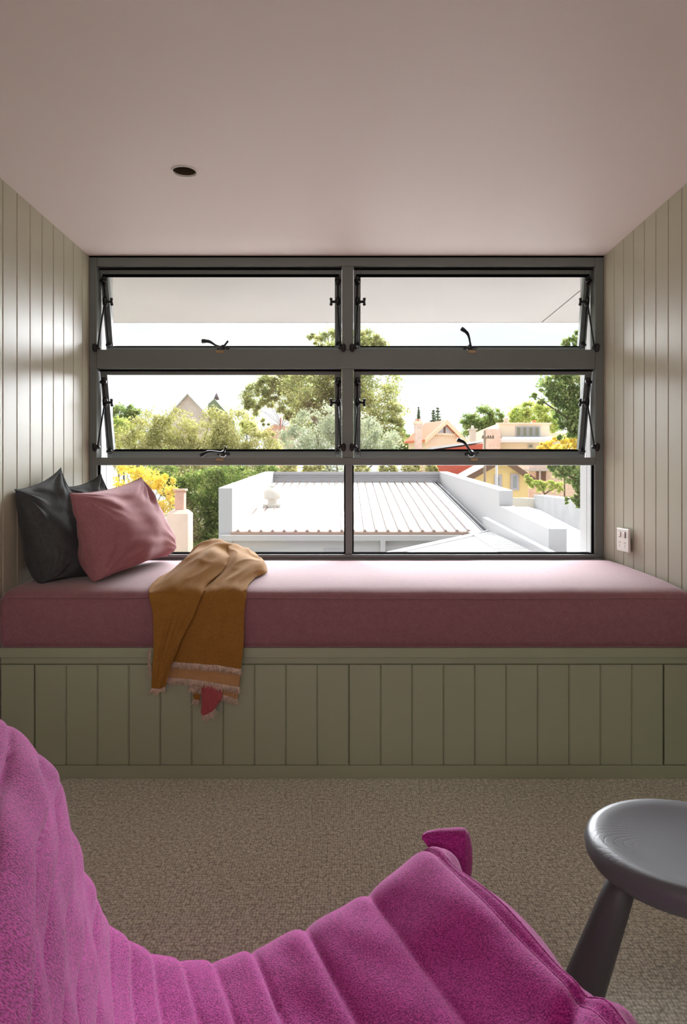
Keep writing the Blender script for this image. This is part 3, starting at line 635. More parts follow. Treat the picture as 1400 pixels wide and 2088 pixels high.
# side walls: inset loops then cap
for side, base_row, vv in ((0, 0, 0), (1, nr-1, WID)):
    prev = [base_row*NS+i for i in range(NS)]
    for ins, dv in ((.05, -.006), (.075, -.004)):
        cu = []
        for i in range(NS):
            q = cur[i]-nor[i]*(ins); v = vv+(dv if side == 0 else -dv)
            cu.append(len(V_)); V_.append(Vector((F0.x, F0.y, 0))+fd*q.x+wd*v+Vector((0, 0, max(.006, q.y))))
        Fc += [(prev[i], prev[(i+1) % NS], cu[(i+1) % NS], cu[i]) if side else (prev[(i+1) % NS], prev[i], cu[i], cu[(i+1) % NS]) for i in range(NS)]
        prev = cu
    Fc.append(tuple(prev))
ch = thing('lounge_chair', (-.1, .7, 0), label='magenta wool quilted low lounge chair in the foreground', cat='chair')
mesh('upholstery', V_, Fc, M['wool'], ch, True, True)
# double stitched seam near the front edge and along the pleats
def stitch(s_, v0, v1, off, name='stitching'):
    i = int(round(s_/TL*NS)) % NS; pts = []
    for k in range(90):
        v = v0+(v1-v0)*k/89; q = cur[i]+nor[i]*(disp(i, TL*i/NS, v)+off); pts.append(Vector((F0.x, F0.y, 0))+fd*q.x+wd*v+Vector((0, 0, q.y)))
    tube(name, pts, .0014, M['wool'], ch, 6)
stitch(s_front+.002, .05, .8, -.0002); stitch(s_front-.010, .05, .8, -.0002)
# tucked corner ear beyond the far front corner
ez = Vector((0, 0, 1)); b = bmesh.new(); n1, n2 = 40, 28
ctl = [(860, 1706, 1.005, .003, .002), (870, 1707, 1.012, .012, .008), (888, 1716, 1.025, .022, .0175), (912, 1727, 1.035, .03, .027), (932, 1736, 1.04, .034, .035), (948, 1741, 1.045, .03, .037), (957, 1743, 1.05, .022, .031), (961, 1743, 1.05, .013, .021), (963, 1743, 1.05, .003, .008)]
ring = []
for a in range(n1+1):
    t_ = a/n1; x = t_*(len(ctl)-1); k = min(int(x), len(ctl)-2); f = x-k
    c_ = [ctl[k][q]*(1-f)+ctl[k+1][q]*f for q in range(5)]; cen = P(c_[0], c_[1], c_[2])
    rg = []
    for k2 in range(n2):
        an = 2*PI*k2/n2; sx_ = c_[3]; sz = c_[4]
        ca, sa = math.cos(an), math.sin(an)
        se = lambda q: q
        w_ = noise.noise((t_*3, ca, sa))*.004
        rg.append(b.verts.new(cen+Vector((fd.x*.15, 1, 0))*se(ca)*(sx_+w_)*.8+Vector((0, 0, 1))*(se(sa)*(sz+w_)-.006*(sa < 0)*abs(sa)*t_)))
    ring.append(rg)
for a in range(n1):
    for k2 in range(n2): b.faces.new((ring[a][k2], ring[a+1][k2], ring[a+1][(k2+1) % n2], ring[a][(k2+1) % n2]))
b.faces.new(ring[0]); b.faces.new(ring[-1][::-1]); bmesh.ops.recalc_face_normals(b, faces=b.faces)
fin('corner_tuck', b, M['wool'], ch, True)

# ================================================================ OUTSIDE: WHITE NEIGHBOUR ROOF
Wt = M['white']; Rf = M['roof']
nb = thing('neighbour_roof', (0, 15, -5), label='white parapet building with ribbed metal roof directly outside the window', cat='building')
def rz(y): return .105+(y-12.1)*.125
def slab(name, x0, x1, y0, y1, za, zb, zb0, m, par):  # sloped top from za (y0) to zb (y1), flat bottom zb0
    return hexa(name, [(x0, y0, zb0), (x1, y0, zb0), (x1, y1, zb0), (x0, y1, zb0), (x0, y0, za), (x1, y0, za), (x1, y1, zb), (x0, y1, zb)], m, par)
hexa('roof_sheet', [(-1.985, 12.1, rz(12.1)-.03), (2.36, 12.1, rz(12.1)-.03), (2.36, 19, rz(19)-.03), (-1.985, 19, rz(19)-.03), (-1.985, 12.1, rz(12.1)), (2.36, 12.1, rz(12.1)), (2.36, 19, rz(19)), (-1.985, 19, rz(19))], Rf, nb)
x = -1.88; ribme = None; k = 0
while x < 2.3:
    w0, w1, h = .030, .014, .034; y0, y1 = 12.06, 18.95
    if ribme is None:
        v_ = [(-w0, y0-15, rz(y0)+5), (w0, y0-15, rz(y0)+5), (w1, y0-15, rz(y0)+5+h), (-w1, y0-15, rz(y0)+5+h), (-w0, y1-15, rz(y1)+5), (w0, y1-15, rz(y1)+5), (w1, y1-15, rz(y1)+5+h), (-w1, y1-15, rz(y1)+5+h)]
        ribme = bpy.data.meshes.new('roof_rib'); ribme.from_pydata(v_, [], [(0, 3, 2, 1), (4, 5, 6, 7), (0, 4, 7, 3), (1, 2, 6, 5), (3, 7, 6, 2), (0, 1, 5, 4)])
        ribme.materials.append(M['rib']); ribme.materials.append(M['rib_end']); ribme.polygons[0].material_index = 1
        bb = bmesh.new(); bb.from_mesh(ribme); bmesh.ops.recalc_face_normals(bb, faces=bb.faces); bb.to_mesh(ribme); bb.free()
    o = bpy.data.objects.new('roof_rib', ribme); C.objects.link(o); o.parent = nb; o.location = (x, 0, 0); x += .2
grey = mat('galvanised_flashing', (176, 174, 178), .5)
dgrey = mat('dark_flashing', (120, 118, 122), .6)
box('eave_flashing', -2.0, 2.45, 12.04, 12.10, rz(12.1)-.055, rz(12.1)-.012, M['rib_end'], nb)
box('gutter', -2.2, 2.0, 11.98, 12.14, -.06, .045, Wt, nb, .01)
box('front_wall', -2.2, 2.75, 12.14, 12.3, -5, .04, Wt, nb)
x = (780-VX)/F*12.1; box('downpipe', x-.045, x+.045, 11.97, 12.13, -2, -.03, Wt, nb, .01)
box('wall_vent', 1.0-2.3+.9, -.02, 12.12, 12.15, -.33, -.2, grey, nb)
slab('parapet', -2.22, -1.985, 12.1, 19.0, .855, 1.25, -5, Wt, nb)
slab('parapet', -2.22, 2.757, 19.0, 19.3, 1.25, 1.25, -5, Wt, nb)
box('parapet_flashing', -1.98, 2.53, 18.93, 18.995, rz(19)-.02, rz(19)+.06, grey, nb)
box('parapet_rail', -1.98, 2.53, 18.955, 18.998, 1.17, 1.20, grey, nb)
box('parapet_rail', -1.98, 2.53, 18.955, 18.998, 1.11, 1.125, grey, nb)
slab('parapet', 2.53, 2.757, 11.55, 19.0, .818, 1.25, -5, Wt, nb)
slab('parapet', 2.53, 2.757, 8.72, 11.55, .369, .563, -5, Wt, nb)
slab('parapet_footing', 2.44, 2.53, 8.3, 12.5, .10, .33, -1, Wt, nb)
hexa('valley_gutter', [(2.36, 12, -.1), (2.53, 12, -.1), (2.53, 19, .8), (2.36, 19, .8), (2.36, 12, .03), (2.53, 12, .03), (2.53, 19, .93), (2.36, 19, .93)], dgrey, nb)
for dx in (.0, .09): hexa('flashing_fold', [(2.34+dx, 12, .02), (2.37+dx, 12, .02), (2.37+dx, 19, .9), (2.34+dx, 19, .9), (2.345+dx, 12, .12), (2.36+dx, 12, .12), (2.36+dx, 19, 1.0), (2.345+dx, 19, 1.0)], dgrey, nb)
# whirly vent
VB = P(555, 1030, 14.8); vp = VB
vt = thing('roof_vent', (vp.x, vp.y, rz(14.8)-.002), label='round white turbine vent standing on the ribbed white roof', cat='vent')
cream = mat('cream_vent_metal', (226, 218, 208), .5)
lathe('base_collar', [(.13, 0), (.14, .02), (.11, .04), (.10, .16)], (vp.x, vp.y, rz(14.8)), cream, vt, 24)
lathe('dome', [(.10, .14), (.17, .16), (.185, .22), (.18, .30), (.14, .38), (.07, .41), (.0001, .415)], (vp.x, vp.y, rz(14.8)), cream, vt, 24)
lathe('cap', [(.03, .41), (.07, .425), (.07, .435), (.0001, .44)], (vp.x, vp.y, rz(14.8)), cream, vt, 16)
box('flashing_plate', vp.x-.19, vp.x+.19, vp.y-.16, vp.y+.1, rz(14.8)-.02, rz(14.8)+.055, cream, vt, .01)
# lower roof
lz = .088
lr = thing('lower_roof', (1.4, 8, -5), label='lower white metal roof in front, its edge running diagonally to the gutter', cat='roof')
A_, B_, C_ = Vector((.40, 8.07, lz)), Vector((2.44, 12.0, lz)), Vector((2.18, 8.3, lz))
A2 = A_-(B_-A_)*.62; C2 = C_-(B_-C_)*1.1
A2 = Vector((-.86, 5.6, lz)); C2 = Vector((2.0, 5.6, lz))
mesh('roof_sheet', [(-2.6, 3.3, lz-.03), (2.6, 3.3, lz-.03), (2.0, 5.6, lz-.001), (-.86, 5.6, lz-.001), (-2.6, 3.3, lz-.1), (2.6, 3.3, lz-.1), (2.0, 5.6, lz-.06), (-.86, 5.6, lz-.06)], [(0, 1, 2, 3), (7, 6, 5, 4), (0, 4, 5, 1), (1, 5, 6, 2), (2, 6, 7, 3), (3, 7, 4, 0)], Rf, lr)  # unseen extension towards the window, added to bounce light onto the ceiling
mesh('roof_sheet', [A2, C2, B_, A2-Vector((0, 0, .05)), C2-Vector((0, 0, .05)), B_-Vector((0, 0, .05))], [(0, 1, 2), (5, 4, 3), (0, 3, 4, 1), (1, 4, 5, 2), (2, 5, 3, 0)], Rf, lr)
tube('edge_flashing', [A2+Vector((0, 0, .01)), B_+Vector((0, 0, .01))], .035, grey, lr, 6)
for k in range(34):
    f = (k+.5)/34; p = B_*(1-f)+C2*f; dr = (A2-B_).cross(Vector((0, 0, 1))).normalized(); 
    q = p+Vector((-.35, -.0, 0)); e1 = p+Vector((.05, 0, 0))
    box('roof_rib', q.x, e1.x, p.y-.03, p.y+.03, lz, lz+.025, Rf, lr)
box('valley_tray', 1.9, 2.53, 5.6, 11.98, -.08, .0, grey, lr)
box('wall_below', -.86, 2.0, 5.62, 5.75, -5, lz-.06, Wt, lr)

# chimney at left
cp = mat('pale_render_chimney', (236, 214, 196), .8, var=.05, vscale=3)
pk = mat('pink_terracotta', (222, 178, 158), .8, var=.08, vscale=5)
cy = 14.0
def px2x(px, Y): return (px-VX)/F*Y
def py2z(py, Y): return EYE+(VY-py)/F*Y
t = thing('chimney', (px2x(363, cy), cy, -5), label='cream rendered chimney with slim terracotta flue left of the white roof', cat='chimney')
x0, x1 = px2x(338, cy), px2x(384, cy); z1 = py2z(1048, cy); zt_ = py2z(1040, cy)
hexa('stack', [(x0, cy, -5), (x1, cy, -5), (x1, cy+.5, -5), (x0, cy+.5, -5), (x0+.01, cy, z1), (x1-.01, cy, z1), (x1-.01, cy+.45, z1), (x0+.01, cy+.45, z1)], cp, t)
hexa('shoulder', [(x0+.01, cy, z1), (x1-.01, cy, z1), (x1-.01, cy+.45, z1), (x0+.01, cy+.45, z1), (x0+.1, cy+.08, zt_), (x1-.08, cy+.08, zt_), (x1-.08, cy+.35, zt_), (x0+.1, cy+.35, zt_)], cp, t)
fx0, fx1 = px2x(353, cy), px2x(372, cy)
box('flue', fx0, fx1, cy+.12, cy+.32, zt_, py2z(1002, cy), pk, t, .01)
box('flue_cap', fx0-.03, fx1+.03, cy+.09, cy+.35, py2z(1002, cy), py2z(997, cy), pk, t, .01)

# ---------------------------------------------------------------- far buildings
def gable(name, px0, px1, py_eave, py_apex, py_base, Y, dep, mw, mr, label, cat='house', apx=None, over=.25, brown=None):
    x0, x1 = px2x(px0, Y), px2x(px1, Y); ze, za = py2z(py_eave, Y), py2z(py_apex, Y); xm = px2x(apx, Y) if apx else (x0+x1)/2
    t = thing(name, ((x0+x1)/2, Y, -5), label=label, cat=cat)
    mesh('wall', [(x0, Y, -5), (x1, Y, -5), (x1, Y, ze), (xm, Y, za), (x0, Y, ze), (x0, Y+dep, -5), (x1, Y+dep, -5), (x1, Y+dep, ze), (xm, Y+dep, za), (x0, Y+dep, ze)],
         [(0, 1, 2, 3, 4), (9, 8, 7, 6, 5), (0, 4, 9, 5), (1, 6, 7, 2)], mw, t)
    for xe, sg in ((x0, -1), (x1, 1)):
        sl = (za-ze)/(xm-xe); xo = xe+sg*over; zo = ze-abs(sl)*over; th = .12; y0 = Y-over; y1 = Y+dep
        hexa('roof_plane', [(xo, y0, zo), (xm, y0, za), (xm, y1, za), (xo, y1, zo), (xo, y0, zo+th), (xm, y0, za+th), (xm, y1, za+th), (xo, y1, zo+th)], mr, t)
        if brown: hexa('barge_board', [(xo, y0-.05, zo-.1), (xm, y0-.05, za-.1), (xm, y0, za-.1), (xo, y0, zo-.1), (xo, y0-.05, zo+th+.02), (xm, y0-.05, za+th+.02), (xm, y0, za+th+.02), (xo, y0, zo+th+.02)], brown, t)
    return t
def hexwin(t, px0, px1, py0, py1, Y, mf, mg, fr=.06):
    x0, x1, z0, z1 = px2x(px0, Y), px2x(px1, Y), py2z(py1, Y), py2z(py0, Y)
    f = box('window', x0, x1, Y-.06, Y, z0, z1, mf, t); b = bmesh.new(); box_bm(b, x0+fr, x1-fr, Y-.07, Y-.058, z0+fr, z1-fr)
    o = fin('pane', b, mg, None); o.parent = f; f.matrix_world = f.matrix_world
    o.location = -Vector(t.location)
    return f
yel = mat('yellow_render', (236, 206, 150), .8, var=.03, vscale=2); mpaint = mat('mauve_window_trim', (186, 176, 186), .6); pane_g = mat('grey_far_pane', (150, 156, 160), .25)
zinc = mat('pale_zinc_roof', (222, 222, 224), .5); brn = mat('brown_barge_board', (120, 92, 76), .7); crm = mat('cream_render', (236, 220, 196), .8, var=.03, vscale=1)
terr = mat('orange_terracotta_tiles', (226, 132, 96), .8, var=.12, vscale=9, stretch=(1, 6, 1)); pinkb = mat('pink_brick', (230, 204, 190), .85, var=.1, vscale=6); redw = mat('red_painted_wall', (196, 96, 80), .8)
Yy = 26
t = gable('cottage', 955, 1076, 975, 938, 1012, Yy, 3.4, yel, zinc, 'yellow cottage with grey roof and mauve window beyond the white parapet', apx=1022, brown=brn)
hexwin(t, 1040, 1057, 966, 1000, Yy, mpaint, pane_g, .09); hexwin(t, 1007, 1022, 968, 994, Yy, mpaint, pane_g, .09)
# pole pair
for px, Y, y0, y1, r, mm_, lab in ((988, 24, 878, 1010, .045, mat('weathered_pole_timber', (150, 130, 112), .8), 'brown timber power pole beside the yellow cottage'), (1012, 22, 944, 1010, .035, Wt, 'slim white pole in front of the yellow cottage')):
    x = px2x(px, Y); t = thing('power_pole' if px == 988 else 'vent_pole', (x, Y, -5), label=lab, cat='pole')
    tube('pole', [(x, Y, -5), (x, Y, py2z(y0, Y))], r, mm_, t, 10)
    if px == 988:
        box('cross_arm', x-.12, x+.3, Y-.1, Y-.04, py2z(893, Y)-.03, py2z(893, Y)+.03, mm_, t)
        for q in (-.08, .1, .18, .27): lathe('insulator', [(.015, 0), (.025, .02), (.015, .05), (.0001, .055)], (x+q, Y-.07, py2z(893, Y)+.03), M['dark'], t, 8)
# red lean-to
Yy = 30; t = thing('garden_wing', (px2x(900, Yy), Yy, -5), label='red walled wing with white lean-to roof below the gabled house', cat='house')
x0, x1 = px2x(880, Yy), px2x(984, Yy)
hexa('wall', [(x0, Yy, -5), (x1, Yy, -5), (x1, Yy+2.4, -5), (x0, Yy+2.4, -5), (x0, Yy, py2z(920, Yy)), (x1, Yy, py2z(904, Yy)), (x1, Yy+2.4, py2z(904, Yy)), (x0, Yy+2.4, py2z(920, Yy))], redw, t)
hexa('lean_to_roof', [(x0-.1, Yy-.2, py2z(917, Yy)), (x1+.1, Yy-.2, py2z(901, Yy)), (x1+.1, Yy+2.4, py2z(901, Yy)), (x0-.1, Yy+2.4, py2z(917, Yy)), (x0-.1, Yy-.2, py2z(913, Yy)), (x1+.1, Yy-.2, py2z(897, Yy)), (x1+.1, Yy+2.4, py2z(897, Yy)), (x0-.1, Yy+2.4, py2z(913, Yy))], zinc, t)
# gabled house
Yy = 36
t = gable('gabled_house', 862, 946, 895, 862, 915, Yy, 1.7, crm, terr, 'cream gabled house with orange tiled roof in the distance', apx=904, brown=mat('cream_barge', (238, 222, 190), .7))
x0, x1 = px2x(884, Yy), px2x(926, Yy); xm = px2x(904, Yy)
mesh('gable_panel', [(x0, Yy-.06, py2z(884, Yy)), (x1, Yy-.06, py2z(884, Yy)), (xm, Yy-.06, py2z(866, Yy)), (x0, Yy, py2z(884, Yy)), (x1, Yy, py2z(884, Yy)), (xm, Yy, py2z(866, Yy))], [(0, 1, 2), (0, 3, 4, 1), (1, 4, 5, 2), (2, 5, 3, 0)], mat('pale_blue_gable', (206, 212, 222), .7), t)
box('gable_beam', px2x(880, Yy), px2x(930, Yy), Yy-.14, Yy, py2z(887.5, Yy), py2z(883.5, Yy), crm, t)
for k in range(9): xx = px2x(884+k*5.2, Yy); box('dentil', xx-.04, xx+.04, Yy-.12, Yy-.01, py2z(890, Yy), py2z(887.5, Yy), crm, t)
box('gable_post', xm-.04, xm+.04, Yy-.12, Yy-.02, py2z(884, Yy), py2z(862, Yy), brn, t)
t.rotation_euler = (0, 0, .48)
ct = thing('chimney', (px2x(853, 33), 33, -5), label='pink brick chimney left of the orange tiled roof', cat='chimney')
x0, x1 = px2x(846, 33), px2x(860, 33); box('stack', x0, x1, 33, 33.4, -5, py2z(864, 33), pinkb, ct); box('cap_course', x0-.05, x1+.05, 32.95, 33.45, py2z(864, 33), py2z(859, 33), crm, ct)
for q in (.08, .22): lathe('chimney_pot', [(.05, 0), (.06, .08), (.045, .14)], (x0+q, 33.2, py2z(859, 33)), pk, ct, 8)
ct = thing('chimney', (px2x(965, 34), 34, -5), label='pale grey capped chimney between the gabled house and white building', cat='chimney')
gre = mat('grey_render', (214, 206, 196), .8)
x0, x1 = px2x(959, 34), px2x(970, 34); box('stack', x0, x1, 34, 34.4, -5, py2z(877, 34), gre, ct); box('cap_course', x0-.08, x1+.08, 33.95, 34.45, py2z(877, 34), py2z(874, 34), gre, ct); box('flue', x0+.08, x1-.08, 34.1, 34.3, py2z(874, 34), py2z(867, 34), gre, ct)
# white terrace building
Yy = 40; t = thing('terrace_house', (px2x(1080, Yy), Yy, -5), label='cream parapet terrace with a row of four windows behind the cottage', cat='building')
b = bmesh.new(); x0, x1 = px2x(1016, Yy), px2x(1120, Yy)
box_bm(b, x0, x1, Yy, Yy+6, -5, py2z(863, Yy)); fin('wall', b, crm, t)
box('cornice', x0-.1, x1+.1, Yy-.1, Yy+.3, py2z(865, Yy), py2z(862, Yy), crm, t)
box('side_wing', px2x(984, Yy), x0, Yy-.5, Yy+5, -5, py2z(876, Yy), pinkb, t); box('side_wing', x1, px2x(1200, Yy), Yy+.5, Yy+5, -5, py2z(882, Yy), crm, t)
box('awning', px2x(1015, Yy), px2x(1150, Yy), Yy-1.2, Yy, py2z(904, Yy), py2z(898, Yy), zinc, t)
hexa('awning_roof', [(px2x(1015, Yy), Yy-1.2, py2z(898, Yy)), (px2x(1150, Yy), Yy-1.2, py2z(898, Yy)), (px2x(1150, Yy), Yy, py2z(898, Yy)), (px2x(1015, Yy), Yy, py2z(898, Yy)), (px2x(1018, Yy), Yy-1.1, py2z(896, Yy)), (px2x(1147, Yy), Yy-1.1, py2z(896, Yy)), (px2x(1130, Yy), Yy, py2z(890, Yy)), (px2x(1022, Yy), Yy, py2z(890, Yy))], zinc, t)
box('window_band', px2x(1050, Yy), px2x(1101, Yy), Yy-.05, Yy, py2z(891, Yy), py2z(869, Yy), Wt, t)
pg = mat('olive_far_pane', (130, 128, 108), .3)
for k in range(4): hexwin(t, 1051.5+k*12.4, 1061.5+k*12.4, 870.5, 889.5, Yy-.06, Wt, pg, .03)
lathe('parapet_urn', [(.12, 0), (.2, .06), (.12, .12), (.22, .25), (.0001, .32)], (px2x(1033, Yy), Yy+.2, py2z(862, Yy)), crm, t, 12)
box('roof_flue', px2x(1088, Yy), px2x(1095, Yy), Yy+.3, Yy+.5, py2z(863, Yy), py2z(856, Yy), terr, t)
hexwin(t, 1076, 1086, 906, 914, Yy-.05, Wt, pg, .05)
# brick house glimpsed, right of yellow
Yy = 34; t = thing('brick_house', (px2x(1100, Yy), Yy, -5), label='pink brick house with a dark doorway, right behind the yellow cottage', cat='house')
box('wall', px2x(1078, Yy), px2x(1180, Yy), Yy, Yy+4, -5, py2z(930, Yy), pinkb, t); box('balcony_slab', px2x(1052, Yy), px2x(1120, Yy), Yy-1.2, Yy, py2z(961, Yy), py2z(958, Yy), Wt, t)
box('doorway', px2x(1093, Yy), px2x(1112, Yy), Yy-.05, Yy+.01, py2z(980, Yy), py2z(961, Yy), mat('brown_doorway', (120, 92, 82), .8), t)
box('veranda_post', px2x(1086, Yy), px2x(1088, Yy), Yy-1.2, Yy-1.05, -5, py2z(960, Yy), Wt, t)
# right terrace walls and flat roofs
t = thing('garden_wall', (px2x(1130, 14), 14, -5), label='long white garden wall with flat cap right of the parapet', cat='wall')
def wallseg(pa, Ya, pb, Yb, zt0, m, th=.35):
    a = Vector((px2x(pa, Ya), Ya, 0)); c_ = Vector((px2x(pb, Yb), Yb, 0)); n_ = (c_-a).cross(Vector((0, 0, 1))).normalized()*th
    q = [a, c_, c_-n_, a-n_]; return [(v.x, v.y, -5) for v in q]+[(v.x, v.y, zt0) for v in q]
zt_w = py2z(1009, 20)
hexa('wall', wallseg(1088, 20, 1215, 11.8, zt_w, Wt), M['wall2'], t)
hexa('wall', wallseg(1043, 21, 1088, 20, py2z(1013, 20)-.05, grey, .5), gre, t)
t = thing('flat_roof', (3.9, 11, -5), label='flat white roof with grey edge strips beyond the right parapet', cat='roof')
zf = -.02
mesh('roof_deck', [(2.757, 8, zf-.4), (5.2, 8.0, zf-.4), (5.2, 20, zf-.4), (2.757, 20, zf-.4), (2.757, 8, zf-.1), (5.2, 8, zf-.1), (5.2, 20, zf+.28), (2.757, 20, zf+.28)], [(0, 3, 2, 1), (4, 5, 6, 7), (0, 1, 5, 4), (1, 2, 6, 5), (2, 3, 7, 6), (3, 0, 4, 7)], M['deck'], t)
for (pa, ya, pb, yb, Y) in ((1043, 1030, 1070, 1033, 17), (1072, 1043, 1108, 1046, 14.3)):
    a = Vector((px2x(pa, Y), Y, .0)); zz = zf-.1+(Y-8)/12*.38; box('roof_strip', a.x, px2x(pb, Y), Y, Y+.12, zz, zz+.05, gre, t)
# church
grn = mat('green_copper_roof', (120, 132, 104), .8); stn = mat('pale_stone', (214, 200, 196), .85, var=.05, vscale=1)
t = gable('church', 345, 425, 850, 806, 900, 60, 1.5, stn, mat('grey_slate_edge', (190, 184, 182), .8), 'pale stone church gable rising behind the olive bushes', 'church', apx=384, over=.4)
t = thing('church_spire', (px2x(437, 62), 62, -5), label='green church roof with a small dark pointed spire', cat='spire')
x0, x1, xm = px2x(415, 62), px2x(478, 62), px2x(437, 62)
mesh('roof', [(x0, 62, -5), (x1, 62, -5), (x1, 68, -5), (x0, 68, -5), (px2x(424, 62), 62.0, py2z(824, 62)), (px2x(478, 62), 62, py2z(860, 62)), (px2x(478, 62), 68, py2z(860, 62)), (px2x(424, 62), 68, py2z(824, 62)), (xm, 62, py2z(813, 62)), (xm, 68, py2z(813, 62))],
     [(0, 1, 5, 8, 4), (1, 2, 6, 5), (3, 7, 9, 6, 2), (0, 4, 7, 3), (4, 8, 9, 7), (8, 5, 6, 9)], grn, t)
lathe('spire', [(.05, 0), (.26, .05), (.16, .35), (.05, .55), (.0001, .68)], (xm, 63, py2z(813, 62)), mat('dark_slate', (110, 96, 100), .8), t, 10)
# pink house far
t = gable('far_house', 545, 600, 876, 868, 905, 55, 6, mat('pale_pink_wall', (226, 190, 184), .8), mat('pale_pink_roof', (232, 206, 200), .8), 'small pale pink house glimpsed below the gum tree', apx=560)
t = thing('steel_mast', (px2x(572, 50), 50, -5), label='thin reddish mast standing in front of the pink far house', cat='pole')
tube('mast', [(px2x(572, 50), 50, -5), (px2x(572, 50), 50, py2z(852, 50))], .06, mat('rust_red_paint', (176, 120, 110), .7), t, 8)
# ground
gd = box('ground', -140, 160, 3.3, 240, -5.2, -5, mat('garden_ground', (120, 124, 92), .95, rgb2=(176, 168, 146), vscale=.3)); tag(gd, kind='structure')

# ================================================================ TREES
def leafmat(name, a, b_, tr):
    up = lambda c: tuple(min(240, v*.88+34) for v in c)
    return mat(name, up(a), .7, rgb2=up(b_), vscale=1.5, spec=.2, transl=tr)
LM = {
 'gum': [leafmat('gum_leaf', (104, 112, 72), (150, 150, 104), (150, 160, 90)), leafmat('gum_leaf_pale', (166, 164, 112), (190, 184, 130), (190, 190, 120))],
 'silver': [leafmat('silver_leaf', (150, 160, 138), (182, 190, 168), (170, 180, 140)), leafmat('silver_leaf_pale', (196, 202, 184), (210, 214, 196), (200, 205, 170))],
 'olive': [leafmat('olive_leaf', (120, 120, 74), (160, 156, 104), (170, 170, 90)), leafmat('olive_leaf_pale', (184, 176, 128), (206, 196, 150), (200, 195, 130))],
 'dark': [leafmat('deep_leaf', (66, 84, 46), (104, 118, 64), (110, 140, 60)), leafmat('deep_leaf_pale', (128, 138, 84), (156, 160, 100), (160, 175, 90))],
 'fresh': [leafmat('fresh_leaf', (128, 148, 76), (170, 180, 100), (180, 200, 90)), leafmat('fresh_leaf_pale', (190, 194, 120), (214, 208, 140), (210, 210, 110))],
 'yellow': [leafmat('yellow_leaf', (206, 178, 66), (236, 206, 88), (240, 210, 80)), leafmat('yellow_leaf_pale', (180, 180, 90), (240, 222, 130), (235, 225, 110))],
 'pine': [leafmat('pine_leaf', (66, 80, 66), (96, 108, 88), (90, 110, 80)), leafmat('pine_leaf_pale', (110, 120, 98), (130, 138, 110), (120, 140, 100))]}
bark = mat('grey_bark', (150, 140, 128), .9, var=.15, vscale=4); barkd = mat('brown_bark', (96, 84, 70), .9, var=.15, vscale=4)
def foliage(blobs, n, leaf, seed, kind, parent, sub=26, spread=.22, aspect=2.2, droop=0):
    rg = np.random.default_rng(seed); B = np.array(blobs, float)  # cx cy cz rx ry rz
    wts = (B[:, 3]*B[:, 5])**.9; wts /= wts.sum()
    tot = sub*len(B); bi = rg.choice(len(B), tot, p=wts)
    d = rg.normal(size=(tot, 3)); d /= np.linalg.norm(d, axis=1)[:, None]; rad_ = rg.uniform(.45, 1., tot)**.5
    cc = B[bi, :3]+d*B[bi, 3:]*rad_[:, None]; sg_ = B[bi, 3:].min(axis=1)*spread*rg.uniform(.6, 1.4, tot)
    li = rg.integers(0, tot, n); g = rg.normal(size=(n, 3)); g[:, 2] *= .75
    c_ = cc[li]+g*sg_[li][:, None]
    a = rg.normal(size=(n, 3)); a[:, 2] -= droop; a /= np.linalg.norm(a, axis=1)[:, None]
    t_ = rg.normal(size=(n, 3)); b_ = np.cross(a, t_); b_ /= np.linalg.norm(b_, axis=1)[:, None]
    s_ = leaf*rg.uniform(.6, 1.3, n)[:, None]
    v = np.empty((n, 4, 3)); v[:, 0] = c_-a*s_; v[:, 1] = c_-b_*s_/aspect; v[:, 2] = c_+a*s_; v[:, 3] = c_+b_*s_/aspect
    v -= np.array(parent.location)
    me = bpy.data.meshes.new('foliage'); me.vertices.add(n*4); me.vertices.foreach_set('co', v.reshape(-1))
    me.loops.add(n*4); me.loops.foreach_set('vertex_index', np.arange(n*4, dtype=np.int32)); me.polygons.add(n); me.polygons.foreach_set('loop_start', np.arange(0, n*4, 4, dtype=np.int32))
    for q in LM[kind]: me.materials.append(q)
    me.polygons.foreach_set('material_index', (((li*7919) % 10 < 3) ^ (rg.random(n) < .25)).astype(np.int32)); me.update(); me.validate()
    o = link('foliage', me, None, parent); o['kind'] = 'stuff'; return o
def pb(px, py, Y, r, ry=None, rzz=None): # blob from picture place with radius in pixels
    p = P(px, py, Y); k = Y/F; return (p.x, p.y, p.z, r*k, (ry or r)*k*.8, (rzz or r)*k)
def tree(name, label, blobs, n, leaf_px, kind, seed, trunk=None, cat='tree', group=None, bk=None, **kw):
    Y = blobs[0][2]; B = [pb(*q) for q in blobs]; bx = sum(q[0] for q in B)/len(B)
    if trunk: bx = px2x(trunk[0], Y)
    t = thing(name, (bx, Y, -5), label=label, cat=cat, group=group); foliage(B, n, leaf_px*Y/F, seed, kind, t, **kw)
    bk = bk or barkd; rg = random.Random(seed)
    tw = (trunk[2] if trunk else 3)*Y/F; base = Vector((bx, Y, -5)); fork = P(trunk[0], trunk[1], Y) if trunk else Vector((bx, Y, min(q[2] for q in B)))
    b = bmesh.new(); tube_bm(b, [base, (base+fork)/2+Vector((tw*.4, 0, 0)), fork], [tw*1.2, tw, tw*.7], 8)
    for q in B[:12]:
        tip = Vector(q[:3])+Vector((0, 0, q[5]*.3)); mid = (fork+tip)/2+Vector((rg.uniform(-.5, .5)*q[3], 0, rg.uniform(-.2, .3)*q[3])); st_ = fork-Vector((0, 0, tw*1.5))
        tube_bm(b, [st_, mid, tip], [tw*.5, tw*.32, tw*.1], 6)
    fin('trunk', b, bk, t, True); return t
